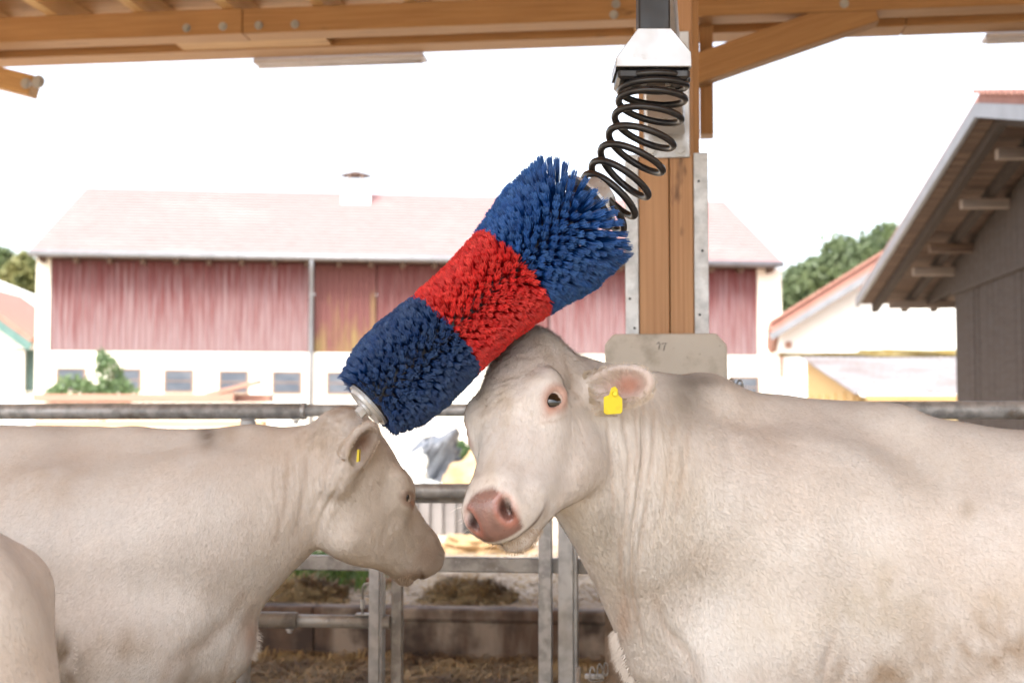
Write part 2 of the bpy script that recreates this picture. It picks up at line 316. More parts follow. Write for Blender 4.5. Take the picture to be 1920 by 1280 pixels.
# strip lamps under the rear beam
for a, b, lab in ((478, 797, 'long pale strip lamp under the rear beam left of the post'), (1846, 2120, 'pale strip lamp under the beam at the upper right edge')):
    Vl = VB + .60; u0, z0 = PV(a, 118, Vl); u1 = PV(b, 118, Vl)[0]; zz = zb - .002
    t = thing('strip_lamp', lab, 'lamp', UV((u0 + u1) / 2, Vl, zz), 'strip lamps under the beams')
    ubox('housing', u0, u1, Vl - .05, Vl + .09, zz - .032, zz - .001, lamp_white, t, .006)
    utube('tube_cover', u0 + .02, u1 - .02, Vl + .02, zz - .036, .016, lamp_white, t)

# ------------------------------------------------------------ tubular fences
VF = 5.0
def fz(px, py, V=VF): return PV(px, py, V)[1]
def fu(px, V=VF): return PV(px, 800, V)[0]
fence = thing('tubular_gate', 'galvanised pipe gate with sleeved rails behind the two cows left of the post', 'gate', UV(fu(700), VF, 0), 'pipe fences behind the cows')
zt_ = fz(300, 771)
utube('sleeve_rail', -4.2, fu(571), VF, zt_, .0292, galv_rail, fence)
utube('rail', fu(560), fu(1140), VF, fz(700, 769), .0222, galv_rail, fence)
meshobj('collar', *cyl(UV(fu(566), VF, zt_), UV(fu(573), VF, zt_), .0312, n=20), galv_rail, fence)
V, F_ = hexbolt(UV(fu(556), VF - .012, zt_ - .030), (0, 0, -1), .010, .016); meshobj('clamp_bolt', V, F_, galv, fence)
tube('upright', [UV(fu(465), VF + .0, zt_ - .025), UV(fu(460), VF, 0)], .0255, galv, fence)
meshobj('collar', *cyl(UV(fu(465), VF, zt_ - .034), UV(fu(465), VF, zt_ - .075), .029, n=18), galv, fence)
zm = fz(830, 920)
utube('rail', fu(590), fu(1140), VF, zm, .0265, galv_worn, fence)
utube('rail', fu(590), fu(1140), VF + .05, zm - .034, .012, galv_worn, fence)
zl = fz(830, 1061)
ubox('rail', -3.2, fu(1140), VF + .055, VF + .10, zl - .026, zl + .026, galv_worn, fence, .004)
zlow = fz(600, 1163)
utube('sleeve_rail', -4.2, fu(560), VF, zlow, .0285, galv_worn, fence)
utube('rail', fu(552), fu(706), VF, zlow - .001, .0225, galv_worn, fence)
meshobj('collar', *cyl(UV(fu(720), VF, zlow), UV(fu(733), VF, zlow), .024, n=18), galv_worn, fence)
V, F_ = hexbolt(UV(fu(548), VF - .01, zlow - .029), (0, 0, -1), .009, .014); meshobj('clamp_bolt', V, F_, galv, fence)
for a, b, d, m_ in ((697, 716, .012, galv), (714.5, 721, .05, galv), (734, 753, .04, galv_worn), (1011, 1035, .045, galv_rail), (1048, 1076, .012, galv), (1074, 1083, .05, galv)):
    top = zm if a < 800 else zt_
    off = {697: -.03, 714.5: -.018, 734: .01, 1011: -.03, 1048: -.04, 1074: -.028}[a]
    ubox('upright', fu(a), fu(b), VF + off, VF + off + d, 0, top, m_, fence, .002, 'z')
q = lambda px, py, dv=0: UV(PV(px, py, VF)[0], VF + dv, PV(px, py, VF)[1])
tube('latch_rod', [q(700, 1093), q(690, 1093), q(683, 1095), q(680, 1100), q(680, 1150)], .0042, galv_worn, fence, 8)
tube('latch_pin', [q(670, 1116), q(690, 1117), q(700, 1119)], .0032, galv_worn, fence, 8)
meshobj('latch_bush', *cyl(q(680, 1124), q(680, 1140), .008, n=12), galv_worn, fence)
meshobj('latch_plate', *merge([prism([q(668, 1149, -.02), q(699, 1149, -.02), q(699, 1152, -.02), q(668, 1152, -.02)], DV * .04)]), galv_worn, fence)
fence2 = thing('tubular_fence', 'galvanised pipe rail behind the larger cow right of the concrete pedestal', 'fence', UV(fu(1700), VF, 0), 'pipe fences behind the cows')
zr2 = fz(1800, 769.5)
utube('rail', fu(1362), 7.5, VF - .15, zr2, .0300, galv_rail, fence2)
utube('rail', fu(1362), 7.5, VF - .15, zr2 - .42, .0265, galv_worn, fence2)
utube('rail', fu(1362), 7.5, VF - .15, zr2 - .8, .0265, galv_worn, fence2)
for u in (fu(1372), 3.2, 6.0): tube('upright', [UV(u, VF - .15, zr2 - .03), UV(u, VF - .15, 0)], .0255, galv_worn, fence2)
# snap hooks and chain rings by the pedestal
def rings(name, lab, base, spots, V, grp):
    t = thing(name, lab, 'hook', UV(*[PV(*base, V)[0], V, PV(*base, V)[1]]), grp)
    for px, py, rx, ry in spots:
        pts = [UV(PV(px + rx * math.cos(a), py + ry * math.sin(a), V)[0], V + .006 * math.sin(2 * a), PV(px, py + ry * math.sin(a), V)[1]) for a in np.linspace(0, 2 * math.pi, 17)[:-1]]
        tube('ring', pts, .0030, galv_worn, t, 7, True)
    px, py = base; u, z = PV(px, py, V)
    meshobj('hook_plate', *prism([UV(u - .02, V, z), UV(u + .04, V, z), UV(u + .04, V, z + .012), UV(u - .02, V, z + .012)], DV * .03), galv_worn, t)
rings('snap_hook', 'small wire snap hooks beside the concrete pedestal above the cow back', (1372, 727), [(1371, 719, 5, 9), (1387, 722, 5, 9), (1379, 727, 8, 3)], VF - .2, 'wire hooks on the pedestal')
rings('snap_hook', 'small wire snap hooks low on the pedestal at the bottom edge', (1108, 1272), [(1111, 1262, 5, 12), (1125, 1258, 5, 14), (1136, 1254, 4, 12), (1118, 1273, 14, 4)], VC - .05, 'wire hooks on the pedestal')
tube('rod', [UV(PV(1084, 1250, VC)[0], VC, PV(1084, 1250, VC)[1]), UV(PV(1084, 1250, VC)[0], VC, 0)], .008, galv_worn, fence)

# ------------------------------------------------------------ low wall, litter and heaps behind the fence
zw = PV(600, 1137, VW)[1]
wall = thing('low_wall', 'long stained concrete trough wall standing in the straw behind the gate', 'wall', UV(0, VW, 0))
nseg = 7; ulen = 10.5
for i in range(nseg):
    a = -5.2 + ulen / nseg * i; b = a + ulen / nseg - .006
    pr = [(VW + .03, 0), (VW + .02, zw - .075), (VW - .005, zw - .06), (VW - .005, zw - .012), (VW + .012, zw), (VW + .16, zw), (VW + .18, zw - .02), (VW + .18, 0)]
    V, F_ = prism([UV(a, v, z) for v, z in pr], DU * (b - a))
    o = meshobj('wall_segment', V, F_, concrete_dirty, wall); bevel_mesh(o.data, .006, 1)
def lump(name, c, rx, ry, rz, m, seed, amp=.25, n=28, parent=None, zmin=None):
    """an uneven heap: half ellipsoid broken up by noise"""
    from mathutils import noise as mn
    V = []; F_ = []
    for i in range(n + 1):
        th = math.pi * .5 * i / n
        for j in range(2 * n):
            ph = math.pi * j / n
            d = Vector((math.sin(th) * math.cos(ph), math.sin(th) * math.sin(ph), math.cos(th)))
            k = 1 + amp * mn.fractal(d * 2.2 + Vector((seed * 9.1, 0, 0)), .9, 2, 5)
            V.append(Vector(c) + Vector((d.x * rx * k, d.y * ry * k, d.z * rz * k)))
    for i in range(n):
        for j in range(2 * n):
            F_.append((i * 2 * n + j, (i + 1) * 2 * n + j, (i + 1) * 2 * n + (j + 1) % (2 * n), i * 2 * n + (j + 1) % (2 * n)))
    return meshobj(name, V, F_, m, parent, smooth=True)
def scatter_straw(name, n, fn, L, w, m, seed, up=.35):
    g = np.random.default_rng(seed); V = []; F_ = []
    for i in range(n):
        p = Vector(fn(g)); a = g.uniform(0, 2 * math.pi); t = g.uniform(-.1, up)
        l = L * g.uniform(.4, 1.2); d = Vector((math.cos(a), math.sin(a), t)).normalized() * l
        s = Vector((-math.sin(a), math.cos(a), 0)) * w; b = len(V)
        mid = p + d * .5 + Vector((0, 0, l * .08)); up_ = Vector((0, 0, w))
        V += [p - s, p + s, mid - s + up_, mid + s + up_, p + d - s, p + d + s]
        F_ += [(b, b + 1, b + 3, b + 2), (b + 2, b + 3, b + 5, b + 4)]
    return meshobj(name, V, F_, m)
o = scatter_straw('straw_litter', 16000, lambda g: UV(g.uniform(-3.5, 3.5), VW + .03 - abs(g.normal(0, .55)), g.uniform(.0, .05)), .17, .0035, straw_m, 3); tag(o, 'loose straw litter on the floor along the low wall', 'straw', None, 'stuff')
o = scatter_straw('straw_litter', 9000, lambda g: UV(g.uniform(-3, 4), g.uniform(-.5, 7), g.uniform(.0, .03)), .2, .004, straw_m, 4); tag(o, 'loose straw litter on the floor under the cows', 'straw', None, 'stuff')
for (a, b, base, top, Z, lab) in ((498, 648, 1132, 1098, 8.9, 'dark straw and dung heap lying behind the low wall left'), (795, 962, 1142, 1096, 8.9, 'larger straw and dung heap behind the low wall between the cows')):
    c = P((a + b) / 2, base, Z); c.z = .27; r_ = (b - a) / 2 / FPX * Z; h = max(.12, P(a, top, Z).z - .27)
    t = thing('dung_heap', lab, 'heap', c, 'dung heaps on the yard')
    lump('heap', c, r_, r_ * .7, h, dung_m, a * .01, .38, 30, t)
    def on(g, c=c, r_=r_, h=h):
        a_ = g.uniform(0, 6.283); k = math.sqrt(g.uniform(0, 1)); return c + Vector((math.cos(a_) * k * r_, math.sin(a_) * k * r_ * .7, h * math.sqrt(max(0, 1 - k * k)) * .98))
    s_ = scatter_straw('loose_straw', 900, on, .10, .003, straw_m, int(a), .8); s_['kind'] = 'stuff'
    s_.parent = t; s_.matrix_parent_inverse = MW[t.name].inverted()
c = P(905, 1005, 12.5); c.z = .27
t = thing('straw_heap', 'pale straw heap on the yard below the muzzle of the larger cow', 'heap', c, 'dung heaps on the yard'); lump('heap', c, .42, .3, .13, sand_m, 3.3, .4, 30, t)
o = scatter_straw('yard_straw', 5000, lambda g: UV(g.uniform(-2.4, 3), VW + .25 + abs(g.normal(0, 3)), .275), .16, .005, straw_m, 8, .2); tag(o, 'straw strewn over the sandy yard', 'straw', None, 'stuff')
# grass tuft strip by the yard
def grass(name, n, fn, h, seed, m):
    g = np.random.default_rng(seed); V = []; F_ = []
    for i in range(n):
        p = Vector(fn(g)); a = g.uniform(0, 6.283); hh = h * g.uniform(.5, 1.3); ln = Vector((g.normal(0, .25), g.normal(0, .25), 1)) * hh
        s = Vector((math.cos(a), math.sin(a), 0)) * .006; b = len(V)
        V += [p - s, p + s, p + ln * .6 + s * .7, p + ln * .6 - s * .7, p + ln + Vector((g.normal(0, .05), g.normal(0, .05), -.02))]
        F_ += [(b, b + 1, b + 2, b + 3), (b + 3, b + 2, b + 4)]
    return meshobj(name, V, F_, m)
gc = P(585, 1105, 9.9)
o = grass('grass', 2600, lambda g: (gc.x + g.normal(0, .17), gc.y + g.normal(0, .28), .27), .22, 5, grass_m); tag(o, 'bright green grass growing on the yard under the smaller cow head', 'grass', None, 'stuff')
a, b = P(600, 1108, 9.6), P(750, 1086, 9.9); a.z = b.z = .29
o = tube('plastic_strip', [a, (a + b) / 2 + Vector((0, 0, .015)), b], .022, red_brown, None, 8); tag(o, 'reddish plastic strip lying on the yard beside the grass', 'strip')

# things between the cows further back
t = thing('silo_wall', 'low pale panelled silo wall standing on the yard between the cow heads', 'wall', P(820, 1005, 14).xy.to_3d())
for i in range(6):
    a = P(735 + i * 24, 1005, 14.2 + .05 * i); b = P(735 + i * 24 + 23, 1005, 14.2 + .05 * i)
    box('wall_panel', ((a.x + b.x) / 2, a.y, .49), (.44, .1, (b.x - a.x)), panel_m, t, Matrix.Rotation(R(-90), 3, 'Y'), .006)
c = P(877, 1008, 14.3); box_o = cyl(Vector((c.x, c.y, .27)), Vector((c.x + .01, c.y, .66)), .05, .045, 14)
o = meshobj('dark_post', *box_o, rubber_m); tag(o, 'short dark post at the end of the pale silo wall', 'post')
c = P(815, 905, 20); c.z = .27
def crumple(name, px0, px1, py0, py1, Z, m, seed, parent=None, amp=.12):
    from mathutils import noise as mn
    n = 40; V = []; F_ = []
    c0 = P(px0, py1, Z); c1 = P(px1, py0, Z)
    for i in range(n + 1):
        for j in range(n + 1):
            s, t_ = i / n, j / n; x = c0.x + (c1.x - c0.x) * s
            ridge = math.sin(math.pi * min(1, max(0, s))) ** .6
            z = .27 + (c1.z - .27) * ridge * (1 - abs(2 * t_ - 1)) ** .7
            p = Vector((x, Z + (t_ - .5) * 1.6, z)); q = mn.fractal(Vector((x * 2.2 + seed, t_ * 3.5, z * 2.2)), .8, 2, 4)
            p += Vector((q * amp, -q * amp, q * amp * 1.2 * ridge)); p.z = max(p.z, .272); V.append(p)
    for i in range(n):
        for j in range(n):
            k = i * (n + 1) + j; F_.append((k, k + n + 1, k + n + 2, k + 1))
    return meshobj(name, V, F_, m, parent, smooth=True)
o = crumple('plastic_sheet', 735, 895, 812, 905, 20, tarp_m, 2.2, amp=.3); tag(o, 'crumpled grey plastic silage sheet heaped between the two cow heads', 'plastic sheet')
o = crumple('plastic_sheet', 690, 850, 842, 912, 18.6, white_sheet_m, 7.7, amp=.2); tag(o, 'white plastic sheet lying in front of the grey crumpled sheet', 'plastic sheet')
c = P(905, 900, 19); c.z = .27
o = lump('sand_heap', c, .62, .6, P(905, 850, 19).z - .27, sand_m, 1.7, .2); tag(o, 'tan heap of earth behind the muzzle of the larger cow', 'heap')

# ------------------------------------------------------------ leaves
def leaf_cloud(blobs, n, size, seed, gap=.0):
    """leaf clumps through the volume of several ellipsoids (centre, radii)"""
    g = np.random.default_rng(seed); V = []; F_ = []
    wts = np.array([b[1][0] * b[1][1] * b[1][2] for b in blobs]) ** .7; wts /= wts.sum()
    for i in range(n):
        c, r_ = blobs[g.choice(len(blobs), p=wts)]
        d = g.normal(size=3); d /= np.linalg.norm(d); k = g.uniform(.45, 1.0) ** .5 * (1 + .12 * g.normal())
        p = Vector(c) + Vector((d[0] * r_[0] * k, d[1] * r_[1] * k, d[2] * r_[2] * k))
        e = Euler(g.uniform(0, 6.28, 3)).to_matrix(); s = size * g.uniform(.6, 1.4); b = len(V)
        for x, y, z in ((-1, 0, 0), (0, -.45, .12), (1, 0, 0), (0, .45, .12)): V.append(p + e @ Vector((x * s, y * s, z * s)))
        F_.append((b, b + 1, b + 2, b + 3))
    return V, F_
def tree(label, base, H, blobs, n, size, seed, m, group='trees beyond the farm buildings', name='deciduous_tree', cat='tree', r0=.2):
    t = thing(name, label, cat, base, group)
    base = Vector(base); top = Vector(blobs[0][0])
    parts = [tube_geo([base, base.lerp(top, .5) + Vector((.1, 0, 0)), top], [r0, r0 * .7, r0 * .2], 10)]
    for c, r_ in blobs[1:]:
        parts.append(tube_geo([base.lerp(top, .45), base.lerp(top, .6).lerp(Vector(c), .5), Vector(c)], [r0 * .45, r0 * .3, r0 * .1], 7))
    meshobj('trunk', *merge(parts), bark_m, t, smooth=True)
    o = meshobj('crown', *leaf_cloud(blobs, n, size, seed), m, t); o['kind'] = 'stuff'
def blob(px, py, Z, rpx, ry=1.0, dy=0): c = P(px, py, Z); r_ = rpx / FPX * Z; return (Vector((c.x, c.y + dy, c.z)), (r_, r_, r_ * ry))
Z = 62
bl = [blob(1625, 505, Z, 62), blob(1575, 480, Z, 38), blob(1665, 462, Z, 42), blob(1600, 540, Z, 60), blob(1685, 520, Z, 55), blob(1545, 515, Z, 34)]
b0 = P(1625, 800, Z); b0.z = .2
tree('broad green tree rising behind the red roofed white house', b0, 0, bl, 5200, .20, 11, leaf_m)
bl = [blob(1505, 530, 70, 36), blob(1490, 560, 70, 30), blob(1525, 560, 70, 36), blob(1530, 505, 70, 22)]
b0 = P(1505, 800, 70); b0.z = .2
tree('pale green smaller tree between the red barn and the broad tree', b0, 0, bl, 2600, .22, 12, leaf_m)
bl = [blob(40, 520, 66, 34), blob(62, 540, 66, 24), blob(45, 495, 66, 18)]
b0 = P(45, 800, 66); b0.z = .2
tree('yellowish tree close to the left end of the red barn', b0, 0, bl, 2200, .22, 13, leaf_yellow)
bl = [blob(-10, 505, 72, 36), blob(5, 485, 72, 20), blob(-45, 520, 72, 40)]
b0 = P(-10, 800, 72); b0.z = .2
tree('grey green tree at the left edge behind the white house', b0, 0, bl, 2200, .22, 14, leaf_m)
Z = 31
bl = [blob(205, 700, Z, 26, 1.2), blob(140, 735, Z, 44, .7), blob(215, 740, Z, 40, .8), blob(105, 742, Z, 24, .6), blob(190, 672, Z, 12, 1.6)]
b0 = P(170, 800, Z); b0.z = .27
tree('green shrub growing against the red barn in front of its first windows', b0, 0, bl, 1500, .075, 15, leaf_bush, None, 'shrub', 'shrub', .04)
bl = [blob(860, 845, 27, 26, .6), blob(890, 850, 27, 24, .6), blob(835, 852, 27, 16, .6)]
b0 = P(860, 880, 27); b0.z = .27
tree('low green bush beyond the crumpled plastic sheet', b0, 0, bl, 900, .07, 16, leaf_bush, None, 'shrub', 'shrub', .03)

# ------------------------------------------------------------ buildings
# the long red barn: front wall plane turned so that its right end is farther away
BY = R(7.5); BU = Vector((math.cos(BY), math.sin(BY), 0)); BV = Vector((-math.sin(BY), math.cos(BY), 0)); VBN = 40.0
def BP(px, py, V=VBN):
    d = P(px, py, 1.0) - Vector((0, 0, CAM_H)); k = V / d.dot(BV); return d.dot(BU) * k, CAM_H + d.z * k
def BW(u, v, z): return BU * u + BV * v + Vector((0, 0, z))
RB = Matrix.Rotation(BY, 3, 'Z')
def bbox_(name, u0, u1, v0, v1, z0, z1, m, parent, bev=0, grain='u', label=None):
    c = BW((u0 + u1) / 2, (v0 + v1) / 2, (z0 + z1) / 2); su, sv, sz = u1 - u0, v1 - v0, z1 - z0
    if grain == 'u': return box(name, c, (su, sv, sz), m, parent, RB, bev, label)
    return box(name, c, (sz, sv, su), m, parent, RB @ Matrix.Rotation(R(-90), 3, 'Y'), bev, label)
uL, _ = BP(66, 640); uR, _ = BP(1466, 640); zg = BP(300, 487)[1]; zp0 = BP(300, 659)[1]
barn = thing('barn', 'long barn with faded pink tiled roof and weathered red boarding over white walls', 'barn', BW((uL + uR) / 2, VBN, .27))
dep = 10.0
p1 = BP(94, 560)[0]; p2 = BP(1421, 560)[0]
bbox_('wall', uL, uR, VBN, VBN + .4, .2, zp0, render_wall, barn)
bbox_('wall', uL, p1, VBN, VBN + .4, zp0, zg, render_wall, barn)
bbox_('wall', p2, uR, VBN, VBN + .4, zp0, zg, render_wall, barn)
bbox_('wall', uL, uL + .4, VBN + .41, VBN + dep, .2, zg, render_wall, barn)
bbox_('wall', uR - .4, uR, VBN + .41, VBN + dep, .2, zg, render_wall, barn)
bbox_('wall', uL, uR, VBN + dep, VBN + dep + .3, .2, zg, render_wall, barn)
g = np.random.default_rng(2)
def planks(px0, px1, m, rec):
    a, b = BP(px0, 560)[0], BP(px1, 560)[0]; n = max(1, round((b - a) / .17)); w = (b - a) / n
    for i in range(n):
        dz = g.uniform(0, .012)
        bbox_('plank', a + i * w + .006, a + (i + 1) * w - .006, VBN + rec + dz, VBN + rec + .04 + dz, zp0 + .02, zg - .05, m, barn, 0, 'z')
    bbox_('back_boarding', a, b, VBN + rec + .06, VBN + rec + .1, zp0 + .01, zg, red_plain, barn)
planks(94, 579, red_plank, .05)
planks(590, 705, red_lichen, .12)
planks(707, 1030, red_plain, .16)
planks(1032, 1421, red_plank, .05)
# windows (frame > pane): the openings are built proud-framed and recessed dark panes
for px, py in ((133, 711), (237, 712), (335, 714), (438, 716), (538, 717), (640, 718), (742, 719), (1000, 722), (1100, 723), (1200, 724), (1300, 725), (1395, 726)):
    u, z = BP(px, py); w = BP(px + 28, py)[0] - u; h = .32
    parts = [((u - w, u + w, z + h - .05, z + h)), ((u - w, u + w, z - h, z - h + .05)), ((u - w, u - w + .06, z - h + .05, z + h - .05)), ((u + w - .06, u + w, z - h + .05, z + h - .05))]
    V, F_ = merge([prism([BW(a, VBN - .03, c), BW(b, VBN - .03, c), BW(b, VBN - .03, d), BW(a, VBN - .03, d)], BV * .029) for a, b, c, d in parts])
    f = meshobj('window', V, F_, frame_m, barn)
    V, F_ = merge([prism([BW(u - w + .06, VBN - .01, a), BW(u + w - .06, VBN - .01, a), BW(u + w - .06, VBN - .01, b), BW(u - w + .06, VBN - .01, b)], BV * .008) for a, b in ((z - h + .05, z - .015), (z + .015, z + h - .05))])
    meshobj('pane', V, F_, glass_m, f)
    V, F_ = prism([BW(u - w + .06, VBN - .018, z - .013), BW(u + w - .06, VBN - .018, z - .013), BW(u + w - .06, VBN - .018, z + .013), BW(u - w + .06, VBN - .018, z + .013)], BV * .012)
    meshobj('glazing_bar', V, F_, frame_m, f)
# roof in tile courses, gutter, downpipe
ze = BP(300, 478)[1]; vr = VBN + 5.2; zrg = BP(400, 357, vr)[1]
u0e, u1e = BP(55, 472, VBN - .5)[0], BP(1468, 505, VBN - .5)[0]; u0r, u1r = BP(163, 353, vr)[0], BP(1357, 385, vr)[0]
nc = 22; V = []; F_ = []
def lv(a, b, t): return a + (b - a) * t
for i in range(nc):
    for side in (0, 1):
        for t_, lift in ((i / nc, .045), ((i + 1) / nc, .005)):
            v = lv(VBN - .5, vr, t_) if side == 0 else lv(VBN + dep + .9, vr, t_)
            z = lv(ze, zrg, t_) + lift
            V += [BW(lv(u0e, u0r, t_), v, z), BW(lv(u1e, u1r, t_), v, z), BW(lv(u0e, u0r, t_), v, z - .05), BW(lv(u1e, u1r, t_), v, z - .05)]
        b = len(V) - 8
        F_ += [(b, b + 1, b + 5, b + 4), (b + 2, b + 6, b + 7, b + 3), (b, b + 2, b + 3, b + 1), (b, b + 4, b + 6, b + 2), (b + 1, b + 3, b + 7, b + 5), (b + 4, b + 5, b + 7, b + 6)]
b = len(V); V += [BW(u0e, VBN - .5, ze - .02), BW(u0e, VBN + dep + .9, ze - .02), BW(u0r, vr, zrg - .03), BW(u1e, VBN - .5, ze - .02), BW(u1e, VBN + dep + .9, ze - .02), BW(u1r, vr, zrg - .03)]
F_ += [(b, b + 1, b + 2), (b + 3, b + 5, b + 4)]
roof = meshobj('roof', V, F_, tile_m, barn)
bbox_('soffit', u0e + .1, u1e - .1, VBN - .45, VBN + .02, zg + .0, zg + .03, brown_board, barn)
for i in range(24):
    u = lv(u0e + .3, u1e - .3, i / 23); bbox_('rafter_end', u - .06, u + .06, VBN - .42, VBN - .01, zg - .14, zg - .004, brown_board, barn)
utv = lambda n_, a, b, r_, m_: tube(n_, [a, b], r_, m_, barn, 12)
utv('gutter', BW(u0e, VBN - .56, ze - .06), BW(u1e, VBN - .56, ze - .06), .085, zinc)
ud = BP(584, 560)[0]
tube('downpipe', [BW(ud, VBN - .56, ze - .1), BW(ud, VBN - .45, ze - .4), BW(ud, VBN - .1, ze - .75), BW(ud, VBN - .1, zp0 - .1), BW(ud, VBN - .1, .3)], .06, zinc, barn, 12)
# ventilation shaft on the ridge with a flat cap on legs
vc = VBN + 4.3; a, zc0 = BP(640, 400, vc); b, zc1 = BP(694, 366, vc)
bbox_('vent_shaft', a, b, vc - .3, vc + .5, zc0 - .3, zc1, white_wall, barn)
cc = BW((a + b) / 2, vc + .1, 0); zc2 = BP(668, 327, vc)[1]
meshobj('vent_cap', *merge([cyl(cc + Vector((0, 0, zc2 - .03)), cc + Vector((0, 0, zc2 + .10)), .52, .12, 20)]), brown_board, barn)
for dx, dy in ((-.2, -.2), (.2, -.2), (-.2, .25), (.2, .25)):
    meshobj('vent_leg', *cyl(cc + Vector((dx, dy, zc1 - .02)), cc + Vector((dx, dy, zc2 - .02)), .02, n=6), white_wall, barn)

# timber stack in front of the barn
Z = 24.5; a, b = P(62, 770, Z).x, P(488, 770, Z).x; zt2 = P(200, 737, Z).z
st = thing('timber_stack', 'long stack of sawn boards with reddish top boards before the red barn', 'timber stack', (a + b) / 2 * Vector((1, 0, 0)) + Vector((0, Z, .27)))
lay = 11; th = (zt2 - .27) / lay
for i in range(lay):
    top = i >= lay - 2
    for j in range(3):
        e0, e1 = g.uniform(-.12, .12, 2)
        if top and j == 0: e1 -= .5 if i == lay - 1 else 0
        box('board', ((a + e0 + b + e1) / 2, Z + .1 + j * .3, .27 + th * (i + .5)), (b + e1 - a - e0, .28, th * .82), plank_red if top else plank_orange, st)
pb = P(435, 722, Z)
box('board', (pb.x, Z + .15, pb.z - .05), (.95, .25, .07), plank_red, st, (0, R(-14), 0))

# white house with a red roof edge at the far left
Z = 45
hl = thing('house', 'white house with green bargeboard and dark doorway at the left edge', 'house', (P(20, 800, Z).x, Z, .27))
A, B_ = P(-90, 530, Z), P(66, 642, Z)
box('wall', ((P(-160, 700, Z).x + P(44, 700, Z).x) / 2, Z + 3, 2.0), (P(44, 700, Z).x - P(-160, 700, Z).x, 6, 3.6), white_wall, hl)
sl_ = (B_ - A); an = math.atan2(sl_.z, sl_.x)
gx0, gx1 = P(-160, 700, Z).x, P(44, 700, Z).x
def gz(x): return A.z + (x - A.x) * sl_.z / sl_.x
V, F_ = prism([Vector((gx0, Z, 3.75)), Vector((gx1, Z, 3.75)), Vector((gx1, Z, max(3.8, gz(gx1) - .2))), Vector((gx0, Z, gz(gx0) - .2))], (0, 6, 0)); meshobj('gable', V, F_, white_wall, hl)
box('roof', (A + B_) / 2 + Vector((0, 2.9, .06)), (sl_.length, 6.6, .2), tile_red, hl, (0, -an, 0))
box('bargeboard', (A + B_) / 2 + Vector((0, -.45, -.17)), (sl_.length, .06, .26), green_barge, hl, (0, -an, 0))
c0, c1 = P(45, 735, Z), P(64, 640, Z)
box('doorway', ((c0.x + c1.x) / 2, Z + .3, (c0.z + c1.z) / 2 - .1), (c1.x - c0.x, .3, c1.z - c0.z - .3), dark_opening, hl)
c0 = P(53, 742, Z); box('base_wall', (c0.x, Z + .25, (.2 + c0.z) / 2), (.35, .3, c0.z - .2), white_wall, hl)
Z = 58
hw = thing('house', 'far white roof showing between the left house and the barn', 'house', (P(20, 800, Z).x, Z, .27))
A, B_ = P(-140, 480, Z), P(90, 572, Z)
V, F_ = prism([Vector((A.x, Z, .2)), Vector((B_.x, Z, .2)), B_, A], (0, 5, 0)); meshobj('wall', V, F_, white_wall, hw)
# white house with red verge in the right middle ground
Z = 31
hr = thing('house', 'white gabled house with a red tiled verge between barn and dark boarded barn', 'house', (P(1640, 800, Z).x, Z, .27))
A, B_ = P(1447, 607, Z), P(1705, 447, Z); ap = A + (B_ - A) * 1.35; sl_ = ap - A; an = math.atan2(sl_.z, sl_.x)
x0 = P(1466, 700, Z).x
def gz(x): return A.z + (x - A.x) * sl_.z / sl_.x - .30
xr = 2 * ap.x - x0
V, F_ = prism([Vector((x0, Z, .2)), Vector((xr, Z, .2)), Vector((xr, Z, gz(x0))), Vector((ap.x, Z, ap.z - .3)), Vector((x0, Z, gz(x0)))], (0, 9, 0)); meshobj('wall', V, F_, white_wall, hr)
for s in (1, -1):
    mid = (A + ap) / 2
    if s < 0: mid.x = 2 * ap.x - mid.x
    box('roof', mid + Vector((0, 4.3, -.11)), (sl_.length, 9.6, .22), tile_red, hr, (0, -an * s, 0))
    box('bargeboard', mid + Vector((0, -.53, -.30)), (sl_.length, .05, .14), zinc, hr, (0, -an * s, 0))
    k = 30
    for i in range(k):   # verge tiles along the edge
        p = A + sl_ * ((i + .5) / k)
        if s < 0: p.x = 2 * ap.x - p.x
        box('verge_tile', p + Vector((0, -.36, .025)), (sl_.length / k * .96, .42, .05), tile_red, hr, (0, -an * s, 0))
c0, c1 = P(1458, 660, Z), P(1461, 705, Z); box('wall_lamp', ((c0.x + c1.x) / 2 + .1, Z - .06, (c0.z + c1.z) / 2), (.08, .1, c0.z - c1.z), plank_red, hr)
c0 = P(1481, 645, Z); box('wall_vent', (c0.x, Z - .03, c0.z), (.14, .05, .14), plank_red, hr)
hr.rotation_euler = (0, 0, R(-10))               # its left side wall runs away along the line of sight
# lean-to shed with a mossy pale roof
sh = thing('shed', 'low shed with mossy pale corrugated roof and yellow boarded side before the white house', 'shed', (7, 25.5, .27))
ra, rb_ = P(1508, 667, 28), P(1612, 737, 23.6); xx = (ra.x + rb_.x) / 2; xe = 14.0
ra = Vector((xx, 28, ra.z)); rb_ = Vector((xx, 23.6, rb_.z))
nr = 60; V = []; F_ = []
for i in range(nr * 2 + 1):
    x = lv(xx - .1, xe, i / (nr * 2)); o_ = .025 if i % 2 else 0
    V += [Vector((x, 28, ra.z + o_)), Vector((x, 23.5, rb_.z + o_)), Vector((x, 28, ra.z + o_ - .02)), Vector((x, 23.5, rb_.z + o_ - .02))]
for i in range(nr * 2):
    b = i * 4; F_ += [(b, b + 1, b + 5, b + 4), (b + 2, b + 6, b + 7, b + 3), (b + 1, b + 3, b + 7, b + 5), (b, b + 4, b + 6, b + 2)]
meshobj('roof', V, F_, fibre_m, sh)
o = lump('ridge_moss', Vector(((xx + xe) / 2 - 1.5, 27.95, ra.z - .02)), 2.6, .25, .13, moss_m, 5.1, .5, 24, sh)
